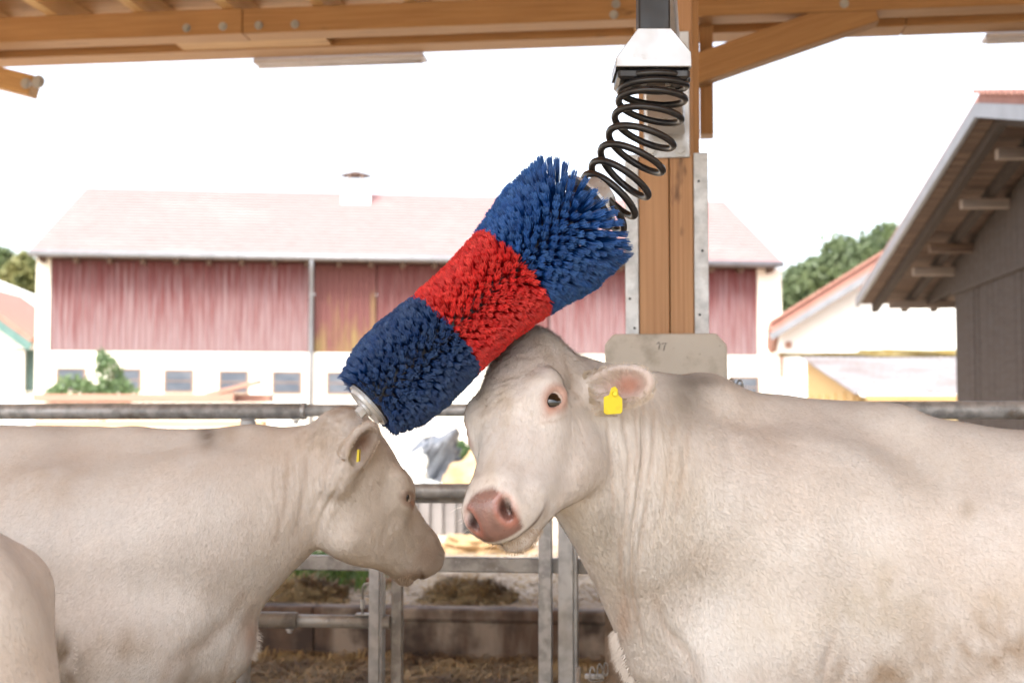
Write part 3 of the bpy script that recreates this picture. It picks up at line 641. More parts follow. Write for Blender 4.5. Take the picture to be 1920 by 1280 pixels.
V, F_ = prism([Vector((xx + .02, 27.9, .2)), Vector((xx + .02, 27.9, ra.z - .04)), Vector((xx + .02, 23.8, rb_.z - .04)), Vector((xx + .02, 23.8, .2))], (.06, 0, 0)); meshobj('side_boarding', V, F_, yellow_board, sh)
for i in range(6): box('cover_batten', (xx, 24.0 + i * .7, 1.1), (1.7, .06, .03), yellow_board, sh, Matrix.Rotation(R(-90), 3, 'Y'))
box('wall', ((xx + xe) / 2 + .05, 23.9, (rb_.z - .05 + .2) / 2), (xe - xx - .1, .15, rb_.z - .25), yellow_wall, sh)
box('eaves_board', ((xx + xe) / 2 + .05, 23.55, rb_.z - .08), (xe - xx - .1, .05, .09), yellow_board, sh)
# dark boarded barn on the right, gable towards the left of the picture
db = thing('barn', 'dark boarded barn with wide brown eaves and tiled gable roof at the right', 'barn', (6.5, 13, .27))
W0 = Vector((5.14, 17.7, 0)); wd = Vector((-.30, -4.25, 0)); wlen = wd.length; wdn = wd.normalized(); wn_ = Vector((wdn.y, -wdn.x, 0)); wn_ = wn_ if wn_.x < 0 else -wn_
zE = P(1735, 570, 17.7).z; rise = .183
def WP(s, off, z): return W0 + wdn * s + wn_ * off + Vector((0, 0, z))
s_c = 1.70                                         # the corner of the wall below; the boarding above runs on to s=0
zj = P(1797, 547, 16.0).z; sl2 = rise
g = np.random.default_rng(9)
slen = 12.5; s = s_c; i = 0
Rw = Matrix((wdn, wn_, Vector((0, 0, 1)))).transposed()
def wplank(s0, s1, z0, z1, zs1, dz):
    V, F_ = prism([WP(s0, dz, z0), WP(s1, dz, z0), WP(s1, dz, zs1), WP(s0, dz, z1)], -wn_ * .03)
    me_ = meshobj('plank', [Vector((0, 0, 0))] * 0 or V, F_, grey_board, db)
    # grain: turn the local frame so x runs up the board
    Rm = Matrix(((0, 1, 0), (0, 0, 1), (1, 0, 0))).transposed().to_4x4()
    me_.data.transform(Rm.inverted()); Mn = MW[me_.name] @ Rm; me_.matrix_basis = Mn; MW[me_.name] = Mn
while s < slen:
    w = g.uniform(.17, .23); wplank(s + .006, s + w - .004, .2, zj - .02, zj - .02, .015 + g.uniform(0, .012)); s += w
s = 0
def roofz(s): return zE + min(s, 5.9) * sl2 - .02 - max(0, s - 5.9) * 2 * sl2
while s < slen:
    w = g.uniform(.17, .23); zl_ = zj - .0
    lo = zj + .01 if s > s_c - .1 else lv(zE - .06, zj + .01, max(0, s) / s_c)
    lo2 = zj + .01 if s + w > s_c - .1 else lv(zE - .06, zj + .01, (s + w) / s_c)
    V, F_ = prism([WP(s + .006, .05, min(lo, roofz(s) - .01)), WP(s + w - .004, .05, min(lo2, roofz(s + w) - .01)), WP(s + w - .004, .05, roofz(s + w)), WP(s + .006, .05, roofz(s))], -wn_ * .03)
    o = meshobj('plank', V, F_, grey_board, db)
    Rm = Matrix(((0, 1, 0), (0, 0, 1), (1, 0, 0))).transposed().to_4x4(); o.data.transform(Rm.inverted()); Mn = MW[o.name] @ Rm; o.matrix_basis = Mn; MW[o.name] = Mn
    s += w
meshobj('drip_board', *prism([WP(s_c, .06, zj - .04), WP(slen, .06, zj - .04), WP(slen, .06, zj + .01), WP(s_c, .06, zj + .01)], -wn_ * .05), grey_board, db)
meshobj('wall_core', *prism([WP(s_c + .02, -.05, .2), WP(slen, -.05, .2), WP(slen, -.05, zj), WP(s_c + .02, -.05, zj)], -wn_ * 5), grey_board, db)
ov = (W0 - P(1620, 578, 17.5)).dot(-wn_); sH = 5.9
ovE = abs(ov)
def RPz(s): return zE + s * sl2
# roof slab over the gable (underside boards, rafters, purlin ends, fascia)
V, F_ = prism([WP(-.1, ovE, RPz(-.1) + .06), WP(sH, ovE, RPz(sH) + .06), WP(sH, -6, RPz(sH) + .06), WP(-.1, -6, RPz(-.1) + .06)], (0, 0, .14)); meshobj('roof', V, F_, tile_red, db)
k = 34
for i in range(k):
    a_, b_ = lv(-.1, sH, i / k), lv(-.1, sH, (i + .93) / k)
    V, F_ = prism([WP(a_, ovE - .03, RPz(a_) + .032), WP(b_, ovE - .03, RPz(b_) + .032), WP(b_, -1.5, RPz(b_) + .032), WP(a_, -1.5, RPz(a_) + .032)], (0, 0, .025)); meshobj('soffit_board', V, F_, brown_board, db)
for off in (ovE - .16, ovE - .52, ovE - .88):
    V, F_ = prism([WP(-.12, off, RPz(-.12) - .07), WP(sH, off, RPz(sH) - .07), WP(sH, off, RPz(sH) + .03), WP(-.12, off, RPz(-.12) + .03)], -wn_ * .075); meshobj('rafter', V, F_, grey_board, db)
for s_ in (.35, 1.75, 2.6, 4.0, 5.3):
    V, F_ = prism([WP(s_, ovE - .28, RPz(s_) - .15), WP(s_ + .10, ovE - .28, RPz(s_) - .15), WP(s_ + .10, ovE - .28, RPz(s_) - .06), WP(s_, ovE - .28, RPz(s_) - .06)], -wn_ * (ovE + .4)); meshobj('purlin_end', V, F_, pale_board if s_ != 2.6 else brown_board, db)
V, F_ = prism([WP(-.12, ovE, RPz(-.12) + .0), WP(sH, ovE, RPz(sH) + .0), WP(sH, ovE, RPz(sH) + .12), WP(-.12, ovE, RPz(-.12) + .12)], wn_ * .04); meshobj('bargeboard', V, F_, zinc, db)
for i in range(40):
    a_ = lv(-.1, sH, i / 40); b_ = lv(-.1, sH, (i + .92) / 40)
    V, F_ = prism([WP(a_, ovE - .06, RPz(a_) + .20), WP(b_, ovE - .06, RPz(b_) + .20), WP(b_, ovE - .25, RPz(b_) + .20), WP(a_, ovE - .25, RPz(a_) + .20)], (0, 0, .035)); meshobj('verge_tile', V, F_, tile_red, db)
RPn = lambda s: RPz(sH) - (s - sH) * sl2 * 1.3      # the slope on the near side of the ridge
sN = sH + 5.0
V, F_ = prism([WP(sH + .002, ovE, RPn(sH) + .06), WP(sN, ovE, RPn(sN) + .06), WP(sN, -6, RPn(sN) + .06), WP(sH + .002, -6, RPn(sH) + .06)], (0, 0, .14)); meshobj('roof', V, F_, tile_red, db)
V, F_ = prism([WP(sH, ovE, RPn(sH)), WP(sN, ovE, RPn(sN)), WP(sN, ovE, RPn(sN) + .12), WP(sH, ovE, RPn(sH) + .12)], wn_ * .04); meshobj('bargeboard', V, F_, zinc, db)
for i in range(30):
    a_ = lv(sH + .02, sN, i / 30); b_ = lv(sH, sN, (i + .92) / 30)
    V, F_ = prism([WP(a_, ovE + .06, RPn(a_) + .20), WP(b_, ovE + .06, RPn(b_) + .20), WP(b_, ovE - .25, RPn(b_) + .20), WP(a_, ovE - .25, RPn(a_) + .20)], (0, 0, .035)); meshobj('verge_tile', V, F_, tile_red, db)
for off in (ovE - .16, ovE - .52, ovE - .88):
    V, F_ = prism([WP(sH, off, RPn(sH) - .07), WP(sN, off, RPn(sN) - .07), WP(sN, off, RPn(sN) + .03), WP(sH, off, RPn(sH) + .03)], -wn_ * .075); meshobj('rafter', V, F_, grey_board, db)
# ============================================================ THE CATTLE (implicit surfaces polygonised into one continuous skin)
def npmesh(name, V, Fq, m, parent=None, smooth=True, col=None, M=None):
    """fast mesh from numpy arrays; Fq (n,4) quads or (n,3) triangles"""
    me = bpy.data.meshes.new(name); V = np.asarray(V, np.float32); Fq = np.asarray(Fq, np.int32); k = Fq.shape[1]
    c = np.array(MW[parent.name].translation) if parent is not None else V.mean(0)
    me.vertices.add(len(V)); me.vertices.foreach_set('co', (V - c).astype(np.float32).ravel())
    me.loops.add(Fq.size); me.loops.foreach_set('vertex_index', Fq.ravel())
    me.polygons.add(len(Fq)); me.polygons.foreach_set('loop_start', np.arange(0, Fq.size, k, dtype=np.int32))
    me.polygons.foreach_set('loop_total', np.full(len(Fq), k, np.int32))
    me.update(calc_edges=True)
    if smooth: me.polygons.foreach_set('use_smooth', np.ones(len(Fq), bool))
    if col is not None:
        at = me.color_attributes.new('hide', 'FLOAT_COLOR', 'POINT')
        at.data.foreach_set('color', np.concatenate([col, np.ones((len(col), 1))], 1).astype(np.float32).ravel())
    me.materials.append(m); o = bpy.data.objects.new(name, me)
    link(o, parent, Matrix.Translation(Vector([float(x) for x in c]))); return o
def npproj(Pn):
    x, y, z = Pn[:, 0], Pn[:, 1], Pn[:, 2] - CAM_H; c, s = math.cos(PITCH), math.sin(PITCH)
    d = y * c + z * s; v = -y * s + z * c
    return np.stack([960 + FPX * x / d, 640 - FPX * v / d], 1)
def axis_(lo, hi, flo, fhi, hc, hf):
    out = [lo]; x = lo; tr = .12
    while x < hi:
        d = max(flo - x, x - fhi, 0); h = hf + (hc - hf) * min(1, d / tr); x += h; out.append(x)
    return np.array(out, np.float32)
class SDF:
    def __init__(s, ax): s.ax = ax; s.d = np.full([len(a) for a in ax], 1.0, np.float32)
    def block(s, lo, hi):
        sl_ = tuple(slice(max(0, int(np.searchsorted(a, l)) - 1), min(len(a), int(np.searchsorted(a, h)) + 1)) for a, l, h in zip(s.ax, lo, hi))
        if any(q.stop - q.start < 2 for q in sl_): return None, None
        g = np.stack(np.meshgrid(*[a[q] for a, q in zip(s.ax, sl_)], indexing='ij'), -1); return sl_, g
    def put(s, fn, lo, hi, k, sub):
        m_ = k + .025; sl_, g = s.block(np.array(lo) - m_, np.array(hi) + m_)
        if sl_ is None: return
        f = fn(g); d = s.d[sl_]
        if sub:
            h = np.clip(.5 - .5 * (d + f) / k, 0, 1); s.d[sl_] = d + (-f - d) * h + k * h * (1 - h)
        else:
            h = np.clip(.5 + .5 * (f - d) / k, 0, 1); s.d[sl_] = f + (d - f) * h - k * h * (1 - h)
    def ell(s, c, r, k=.05, Rm=None, fr=None, sub=False):
        """ellipsoid, radii r along the columns of Rm; fr = (O, R) local frame for c and Rm"""
        c = np.array(c, float); r = np.array(r, np.float32); Rm = np.eye(3) if Rm is None else np.array(Rm, float)
        if fr: c = fr[0] + fr[1] @ c; Rm = fr[1] @ Rm
        e = np.sqrt(((Rm * r) ** 2).sum(1)); Rf = Rm.astype(np.float32); cf = c.astype(np.float32)
        def fn(g):
            q = (g - cf) @ Rf; k0 = np.sqrt(((q / r) ** 2).sum(-1)) + 1e-6; k1 = np.sqrt(((q / (r * r)) ** 2).sum(-1)) + 1e-6
            return k0 * (k0 - 1) / k1
        s.put(fn, c - e, c + e, k, sub)
    def cap(s, a, b, ra, rb, k=.05, flat=None, fr=None, sub=False):
        """tapered capsule; flat = (axis, factor) squeezes it along one axis"""
        a = np.array(a, float); b = np.array(b, float)
        if fr: a = fr[0] + fr[1] @ a; b = fr[0] + fr[1] @ b
        S = np.ones(3)
        if flat: S[flat[0]] = 1 / flat[1]
        lo = np.minimum(a - ra / S, b - rb / S); hi = np.maximum(a + ra / S, b + rb / S)
        a_, b_, S_ = (a * S).astype(np.float32), (b * S).astype(np.float32), S.astype(np.float32); ab = b_ - a_; L2 = float(ab @ ab) + 1e-9; sc = 1 / S.max()
        def fn(g):
            p = g * S_ - a_; t = np.clip((p @ ab) / L2, 0, 1); p -= t[..., None] * ab
            return (np.sqrt((p * p).sum(-1)) - (ra + (rb - ra) * t)) * (sc if flat else 1)
        s.put(fn, lo, hi, k, sub)
    def ring(s, c, R3, ru, rv, tb, k, fr):
        """ellipse ring in the plane of the first two columns of R3"""
        c = fr[0] + fr[1] @ np.array(c, float); Rm = (fr[1] @ R3).astype(np.float32); cf = c.astype(np.float32); e = max(ru, rv) + tb; rm = (ru + rv) / 2
        def fn(g):
            q = (g - cf) @ Rm; h = np.sqrt((q[..., 0] / ru) ** 2 + (q[..., 1] / rv) ** 2); return np.sqrt(((h - 1) * rm) ** 2 + q[..., 2] ** 2) - tb
        s.put(fn, c - e, c + e, k, False)
    def mesh(s):
        d = s.d; sg = d < 0; n = d.shape
        cnt = np.zeros([q - 1 for q in n], np.uint8)
        for i in (0, 1):
            for j in (0, 1):
                for l in (0, 1): cnt += sg[i:n[0] - 1 + i, j:n[1] - 1 + j, l:n[2] - 1 + l]
        act = np.argwhere((cnt > 0) & (cnt < 8)); idx = np.full(cnt.shape, -1, np.int32); idx[tuple(act.T)] = np.arange(len(act))
        corner = [(i, j, l) for i in (0, 1) for j in (0, 1) for l in (0, 1)]
        def cd(c_): return d[act[:, 0] + c_[0], act[:, 1] + c_[1], act[:, 2] + c_[2]]
        def cp(c_): return np.stack([s.ax[q][act[:, q] + c_[q]] for q in range(3)], 1)
        acc = np.zeros((len(act), 3)); w = np.zeros(len(act))
        for a in corner:
            for q in range(3):
                if a[q] == 0:
                    b = list(a); b[q] = 1; da, db_ = cd(a), cd(b); x = (da < 0) != (db_ < 0)
                    t = np.where(x, da / np.where(x, da - db_, 1), 0)[:, None]; acc += np.where(x[:, None], cp(a) * (1 - t) + cp(b) * t, 0); w += x
        V = acc / w[:, None]; Fs = []
        for q in range(3):
            u, v = (q + 1) % 3, (q + 2) % 3
            a = [slice(1, -1)] * 3; a[q] = slice(0, -1); b = [slice(1, -1)] * 3; b[q] = slice(1, None)
            e = np.argwhere(sg[tuple(a)] != sg[tuple(b)])
            if not len(e): continue
            off = np.ones(3, int); off[q] = 0; e = e + off; up = sg[tuple(e.T)]
            def cell(du, dv): k = e.copy(); k[:, u] -= du; k[:, v] -= dv; return idx[tuple(k.T)]
            Q = np.stack([cell(1, 1), cell(0, 1), cell(0, 0), cell(1, 0)], 1)
            Q = np.where(up[:, None], Q, Q[:, ::-1]); Fs.append(Q)
        return V, np.concatenate(Fs)
def vnormals(V, Q):
    a = V[Q[:, 2]] - V[Q[:, 0]]; b = V[Q[:, 3]] - V[Q[:, 1]]; fn = np.cross(a, b); N = np.zeros_like(V)
    for k in range(4): np.add.at(N, Q[:, k], fn)
    return N / (np.linalg.norm(N, axis=1, keepdims=True) + 1e-12)
def smooth_v(V, Q, it, lam=.5):
    for i in range(it):
        acc = np.zeros_like(V); w = np.zeros(len(V))
        for k in range(4):
            for o_ in (1, 3): np.add.at(acc, Q[:, k], V[Q[:, (k + o_) % 4]]); np.add.at(w, Q[:, k], 1)
        V = V + lam * (acc / w[:, None] - V)
    return V
def subdiv(V, Q, mask):
    """split the quads in mask into four (midpoints shared); neighbours become triangles/quads through degenerate-free fans"""
    E = np.concatenate([np.sort(Q[:, [k, (k + 1) % 4]], 1) for k in range(4)]); key = E[:, 0].astype(np.int64) * len(V) + E[:, 1]
    n = len(Q); mk = np.zeros(0, np.int64); sel = np.tile(mask, 4)
    uk = np.unique(key[sel]); mid = (V[uk // len(V)] + V[uk % len(V)]) / 2; base = len(V); cen = V[Q[mask]].mean(1)
    eid = [np.searchsorted(uk, key[k * n:(k + 1) * n]) for k in range(4)]
    has = [np.isin(key[k * n:(k + 1) * n], uk) for k in range(4)]
    V2 = np.concatenate([V, mid, cen]); ci = base + len(uk) + np.arange(mask.sum()); m_ = [base + eid[k][mask] for k in range(4)]; q = Q[mask]
    new = [np.stack([q[:, k], m_[k], ci, m_[(k + 3) % 4]], 1) for k in range(4)]
    rest = ~mask; nb = np.stack(has, 1).any(1) & rest; keep = Q[rest & ~nb]; extra = []
    for i in np.nonzero(nb)[0]:
        loop = []
        for k in range(4):
            loop.append(Q[i, k])
            if has[k][i]: loop.append(base + eid[k][i])
        # fan of quads from the polygon (last piece may be a triangle written as a folded quad)
        L_ = loop; j = 1
        while j < len(L_) - 1:
            if j + 2 <= len(L_) - 1: extra.append([L_[0], L_[j], L_[j + 1], L_[j + 2]]); j += 2
            else: extra.append([L_[0], L_[j], L_[j + 1], L_[j + 1]]); j += 1
    Qn = np.concatenate([keep] + new + ([np.array(extra)] if extra else []))
    return V2, Qn
def facing(V, N):
    t_ = np.array([0, 0, CAM_H]) - V; return (N * t_).sum(1) / np.linalg.norm(t_, axis=1)
def polydist(p, poly):
    best = np.full(len(p), 1e9)
    for a, b in zip(poly[:-1], poly[1:]):
        a = np.array(a, float); b = np.array(b, float); ab = b - a; t = np.clip(((p - a) @ ab) / (ab @ ab + 1e-12), 0, 1)
        best = np.minimum(best, np.linalg.norm(p - a - t[:, None] * ab, axis=1))
    return best

# ---------------- anatomy
E1, E2 = np.array([.75, 0, .66]), np.array([-.66, 0, .75])
def eye_frame(s):
    """inner-corner axis, up axis, outward axis and centre of the eye on side s (head space)"""
    e3 = np.array([.28, .80 * s, .46]); e3 /= np.linalg.norm(e3); e1 = E1 - e3 * (E1 @ e3); e1 /= np.linalg.norm(e1); e2 = np.cross(e3, e1)
    if e2[2] < 0: e2 = -e2
    e1, e2 = .93 * e1 - .37 * e2, .93 * e2 + .37 * e1      # the slit slopes down towards the inner corner
    return e1, e2, e3, np.array([.205, .098 * s, -.040])
def head(S, fr, eyeopen=1.0):
    hs = fr[2]
    e = lambda c_, r_, *a, **k: S.ell(np.array(c_) * hs, np.array(r_) * hs, *a, fr=fr, **k); c = lambda a_, b_, ra, rb, k=.05: S.cap(np.array(a_) * hs, np.array(b_) * hs, ra * hs, rb * hs, k, fr=fr)
    e((.12, 0, -.10), (.150, .092, .10), .04)
    e((.12, 0, -.035), (.15, .082, .050), .05)
    e((-.01, 0, -.055), (.055, .062, .055), .06)
    c((.20, 0, -.080), (.43, 0, -.058), .080, .061, .05)
    c((.20, 0, -.150), (.42, 0, -.095), .080, .052, .05)
    for s in (1, -1):
        e((.205, .078 * s, -.050), (.052, .036, .040), .035)
        e((.165, .085 * s, -.030), (.040, .022, .022), .03)
        e((.19, .050 * s, -.165), (.125, .043, .095), .05)
        c((.19, .052 * s, -.215), (.42, .026 * s, -.118), .050, .034, .045)
        c((.26, .070 * s, -.095), (.38, .046 * s, -.085), .022, .016, .04)
    e((.450, 0, -.052), (.054, .060, .046), .04)
    e((.484, 0, -.050), (.030, .047, .036), .03); e((.484, 0, -.072), (.027, .046, .034), .03)
    e((.455, 0, -.084), (.050, .054, .024), .025)
    e((.455, 0, -.130), (.050, .045, .029), .010)
    for s in (1, -1):
        e((.430, .044 * s, -.078), (.048, .024, .032), .03); e((.475, .045 * s, -.042), (.028, .016, .028), .02)
        Rn = np.stack([[.55, .0, .83], [0, 1, 0], [-.83, 0, .55]], 1)
        e((.504, .036 * s, -.038), (.018, .0085, .018), .010, Rm=Rn, sub=True)
        e((.494, .045 * s, -.023), (.012, .008, .009), .010, sub=True)
        # eye: socket, lids
        e1, e2, e3, ec = eye_frame(s); Re = np.stack([e1, e2, e3], 1)
        e(ec + e3 * .012, (.0290, .0215 * eyeopen, .022), .006, Rm=Re, sub=True)
        S.ring((ec + e3 * .003) * hs, Re, .0305 * hs, .0235 * eyeopen * hs, .0058, .009, fr)
        e(ec + e2 * .037 - e3 * .018, (.042, .012, .014), .035, Rm=Re)
def ear(S, base, tip, nrm, w, k=.018):
    base = np.array(base); tip = np.array(tip); x = tip - base; L_ = np.linalg.norm(x); x = x / L_; n = np.array(nrm, float); n -= x * (n @ x); n /= np.linalg.norm(n); y = np.cross(n, x); Rm = np.stack([x, y, n], 1)
    S.cap(base - x * .05, base + x * .03, .034, .030, .035)
    S.ell(base + x * L_ * .48, (L_ * .53, w, .026), k, Rm=Rm)
    S.ell(base + x * L_ * .52 + n * .022, (L_ * .43, w * .76, .028), .010, Rm=Rm, sub=True)
    return base, x, y, n, L_
def body(S, T, zs=1.0, tail=True, drop=0.):
    def p(f, l, z): return T(f, l, z * zs)
    def e(c, r, k=.07, Rm=None): S.ell(p(*c), (r[0], r[1], r[2] * zs), k, Rm=Rm)
    def c(a, b, ra, rb, k=.06, flat=None): S.cap(p(*a), p(*b), ra, rb, k, flat)
    sg = 1 if T(1, 0, 0)[0] > T(0, 0, 0)[0] else -1
    e((-.92, 0, .975 - drop), (.80, .295, .37)); e((-.45, 0, .98), (.42, .24, .36), .09); e((-.95, 0, .83), (.62, .23, .22), .09)
    c((-.35, 0, 1.285), (-.70, 0, 1.285 - drop), .10, .10, .09); c((-.70, 0, 1.285 - drop), (-1.45, 0, 1.265 - drop), .10, .10, .09); c((-.28, 0, 1.335), (-.58, 0, 1.325), .062, .07, .07)
    th = R(18) * sg; Rs = np.array([[math.cos(th), 0, -math.sin(th)], [0, 1, 0], [math.sin(th), 0, math.cos(th)]])
    for s in (1, -1):
        e((-.34, .175 * s, 1.0), (.20, .105, .30), .12, Rs)
        e((-.20, .17 * s, .84), (.14, .095, .15), .06)
        c((-.08, .13 * s, .93), (-.30, .2 * s, .86), .085, .09, .06)
        c((-1.32, .20 * s, 1.235), (-.95, .10 * s, 1.2), .06, .1, .08)
        e((-1.50, .165 * s, .90), (.20, .125, .34), .07); c((-1.71, .10 * s, 1.17), (-1.5, .12 * s, 1.15), .06, .1, .07)
        for seg in (((-.25, .17, .80), (-.28, .17, .47), .095, .058), ((-.28, .17, .47), (-.27, .17, .40), .058, .060), ((-.27, .17, .40), (-.28, .17, .16), .052, .040), ((-.28, .17, .16), (-.26, .17, .10), .046, .044), ((-.26, .17, .085), (-.235, .17, .055), .050, .054),
                    ((-1.50, .17, .75), (-1.46, .17, .66), .13, .11), ((-1.47, .17, .68), (-1.70, .16, .48), .095, .058), ((-1.70, .16, .48), (-1.66, .16, .16), .056, .042), ((-1.66, .16, .16), (-1.64, .16, .10), .046, .044), ((-1.64, .16, .085), (-1.61, .16, .055), .050, .054)):
            a, b, ra, rb = seg; S.cap(T(a[0], a[1] * s, a[2]), T(b[0], b[1] * s, b[2]), ra, rb, .03)
    c((-.05, 0, .85), (-.36, 0, .71), .125, .15, .08)
    e((-1.45, 0, 1.08), (.30, .24, .26), .08)
    if tail:
        c((-1.70, 0, 1.25), (-1.80, 0, 1.12), .05, .032, .04); c((-1.80, 0, 1.12), (-1.83, 0, .75), .030, .018, .02); c((-1.83, 0, .75), (-1.82, 0, .50), .022, .045, .03)

hide_m = mat('cow_hide', (.6, .5, .4), .72, layers=[(I3, 9, 5, .45, .75, (.42, .34, .27), .20), ((1, 1, .28), 115, 3, .48, .75, (.36, .29, .23), .22), (I3, 60, 4, .62, .76, (.26, .20, .15), .22)], attr='hide',
             bumps=[((1, 1, .28), 130, 4, .35, .0025), (I3, 26, 5, .22, .006)], spec=.25, sheen=.15)
coat_m = mat('coat_hair', (.6, .5, .4), .6, attr='hide', spec=.2)
nose_m = mat('wet_nose', (.5, .2, .17), .34, attr='hide', bumps=[(I3, 170, 2, .55, .002), (I3, 60, 3, .2, .003)], spec=.6, rvar=.12)
eye_m = mat('eyeball', (.6, .55, .5), .06, attr='hide', spec=.8)
lash_m = mat('eyelashes', (.20, .145, .11), .6)
hoof_m = mat('hoof', (.12, .09, .07), .5)
tag_m = mat('yellow_plastic', (.72, .60, .02), .45, layers=[(I3, 60, 4, .55, .7, (.60, .48, .02), .7)])

def finish_cow(name, S, label, base, tone, opts):
    V, Q = S.mesh(); V = smooth_v(V, Q, 2)
    low = V[:, 2] < .012; V[low, 2] = .012
    for it in range(opts.get('sub', 2)):
        px = npproj(V); N = vnormals(V, Q); tocam = (np.array([0, 0, CAM_H]) - V); tocam /= np.linalg.norm(tocam, axis=1, keepdims=True)
        near = np.zeros(len(V), bool); facing = (N * tocam).sum(1) > -.1
        for f in opts['folds']: near |= polydist(px, f[0]) < 5 * f[1] + 6
        mask = (near & facing)[Q].any(1)
        if mask.any(): V, Q = subdiv(V, Q, mask)
    N = vnormals(V, Q); px = npproj(V); tocam = (np.array([0, 0, CAM_H]) - V); tocam /= np.linalg.norm(tocam, axis=1, keepdims=True); fac = np.clip((N * tocam).sum(1) * 3, 0, 1)
    from mathutils import noise as mn
    D = np.zeros(len(V))
    for pts, w, dep in opts['folds']:
        w = w * 1.25; dep = dep * .75; d = polydist(px, pts); ends = np.minimum(np.linalg.norm(px - np.array(pts[0]), axis=1), np.linalg.norm(px - np.array(pts[-1]), axis=1)); fade = np.clip(ends / (6 * w), .15, 1)
        D += fac * fade * dep * (-np.exp(-(d / w) ** 2) + .28 * np.exp(-((d - 2.2 * w) / (1.3 * w)) ** 2))
    for cx, cy, rx, ry, h in opts.get('bulges', []):
        q = ((px[:, 0] - cx) / rx) ** 2 + ((px[:, 1] - cy) / ry) ** 2; D += fac * h * np.exp(-q)
    fz_ = np.array([mn.fractal(Vector((p[0] * 42, p[1] * 42, p[2] * 24)), .8, 2, 3) for p in V]); D += fac * .00025 * fz_
    if 'neck' in opts:                              # loose neck skin: irregular, mostly upright wrinkles
        cx, cy, rx, ry, am = opts['neck']; wr = np.array([mn.fractal(Vector((p[0] * 30 + 3 * p[2], p[1] * 8, p[2] * 3.2)), .7, 2, 3) for p in V]); D += fac * am * -np.abs(wr) * np.exp(-((px[:, 0] - cx) / rx) ** 2 - ((px[:, 1] - cy) / ry) ** 2)
    if 'fr' in opts:
        l0 = (V - opts['fr'][0]) @ opts['fr'][1] / opts['fr'][2]; D += .0011 * np.abs(fz_) * np.clip((.17 - l0[:, 0]) / .08, 0, 1) * (np.abs(l0[:, 1]) < .12) * (l0[:, 2] > -.16)
    cu = None
    if 'curl' in opts:                              # tufted hair down the middle of the forehead
        cu = np.array([mn.fractal(Vector((p[0] * 62, p[1] * 34, p[2] * 62)), .8, 2, 3) for p in l0]); cg = np.exp(-(l0[:, 1] / .052) ** 2) * np.clip((.33 - l0[:, 0]) / .12, 0, 1) * (l0[:, 0] > -.12) * (l0[:, 2] > -.16); D += opts['curl'] * cg * cu
    V = V + N * D[:, None]
    loc = (V - opts['fr'][0]) @ opts['fr'][1] / opts['fr'][2] if 'fr' in opts else None
    if loc is not None:
        for s in (1, -1):
            mouth = [(.508, .0, -.103), (.494, .034 * s, -.104), (.46, .052 * s, -.104), (.415, .058 * s, -.103)]
            d = polydist(loc, mouth); V = V - N * (.008 * np.exp(-(d / .0048) ** 2))[:, None]
    col = np.tile(np.array(tone), (len(V), 1)); px = npproj(V)
    g = np.random.default_rng(5)
    nz = np.array([mn.fractal(Vector(p) * 5.0, .8, 2, 4) for p in V]); nf = np.array([mn.fractal(Vector((p[0] * 26, p[1] * 26, p[2] * 13)), .9, 2, 4) for p in V])
    nz2 = np.array([mn.fractal(Vector(p) * 3.1 + Vector((7, 3, 1)), .8, 2, 4) for p in V]); col *= 1 + .085 * nz[:, None] * np.array([.8, 1.05, 1.2]) + .05 * nz2[:, None] * np.array([-.2, .4, .9]); col = col * (1 + .05 * np.clip(nf, -1.5, 1.5))[:, None]
    def blend(c2, a): nonlocal col; a = np.clip(a, 0, 1)[:, None]; col = col * (1 - a) + np.array(c2) * a
    for cx, cy, rx, ry, c2, st, rag in opts['stains']:
        q = ((px[:, 0] - cx) / rx) ** 2 + ((px[:, 1] - cy) / ry) ** 2
        blend(c2, st * np.exp(-q) * np.clip(fac * 3, 0, 1) * np.clip(1 + rag * (nf + .6 * nz), 0, 1.4))
    if cu is not None: blend(np.array(tone) * np.array([.66, .56, .44]), .75 * cg * np.clip(.15 - cu, 0, 1))
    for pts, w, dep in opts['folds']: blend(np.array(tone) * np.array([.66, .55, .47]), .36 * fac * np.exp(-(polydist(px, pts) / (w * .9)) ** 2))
    if loc is not None and 'face' in opts: blend(opts['face'], .75 * np.clip((.43 - loc[:, 0]) / .1, 0, 1) * np.clip((loc[:, 0] + .02) / .1, 0, 1) * np.clip((loc[:, 2] + .33) / .1, 0, 1) * (np.abs(loc[:, 1]) < .14))  # lighter face colour painted in, countering the shade on the head
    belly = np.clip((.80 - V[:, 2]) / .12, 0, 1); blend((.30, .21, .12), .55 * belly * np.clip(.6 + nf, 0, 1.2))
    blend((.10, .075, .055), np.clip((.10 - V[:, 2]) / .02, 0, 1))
    fur = np.ones(len(V))
    if loc is not None:
        a_, s_, n_ = loc.T; frnt = np.clip((a_ - .455) / .02, 0, 1)
        pad = np.clip((a_ + .20 * n_ - .463 - 1.0 * np.clip(np.abs(s_) - .027, 0, 1) + .004 * nf) / .012, 0, 1) * np.clip((n_ + .090) / .007, 0, 1) * (np.abs(s_) < .10) * (n_ > -.14)
        blend(opts['nose'], pad * opts.get('nosek', 1)); blend(np.array(opts['nose']) * np.array([.6, .52, .5]), pad * np.clip(.9 * nf + .12, 0, .75)); blend(np.array(opts['nose']) * np.array([1.15, .95, .9]), pad * np.clip(-nf * .7, 0, .5)); fur *= 1 - pad
        stk = np.array([mn.fractal(Vector((p[1] * 55, p[0] * 14, p[2] * 14)), .9, 2, 3) for p in loc]); hd_ = np.clip((.46 - a_) / .05, 0, 1) * np.clip((n_ + .30) / .05, 0, 1) * (a_ > -.08)
        blend(np.array(tone) * np.array([.74, .66, .56]), .55 * hd_ * np.clip(stk, 0, 1) * np.exp(-(s_ / .06) ** 2))
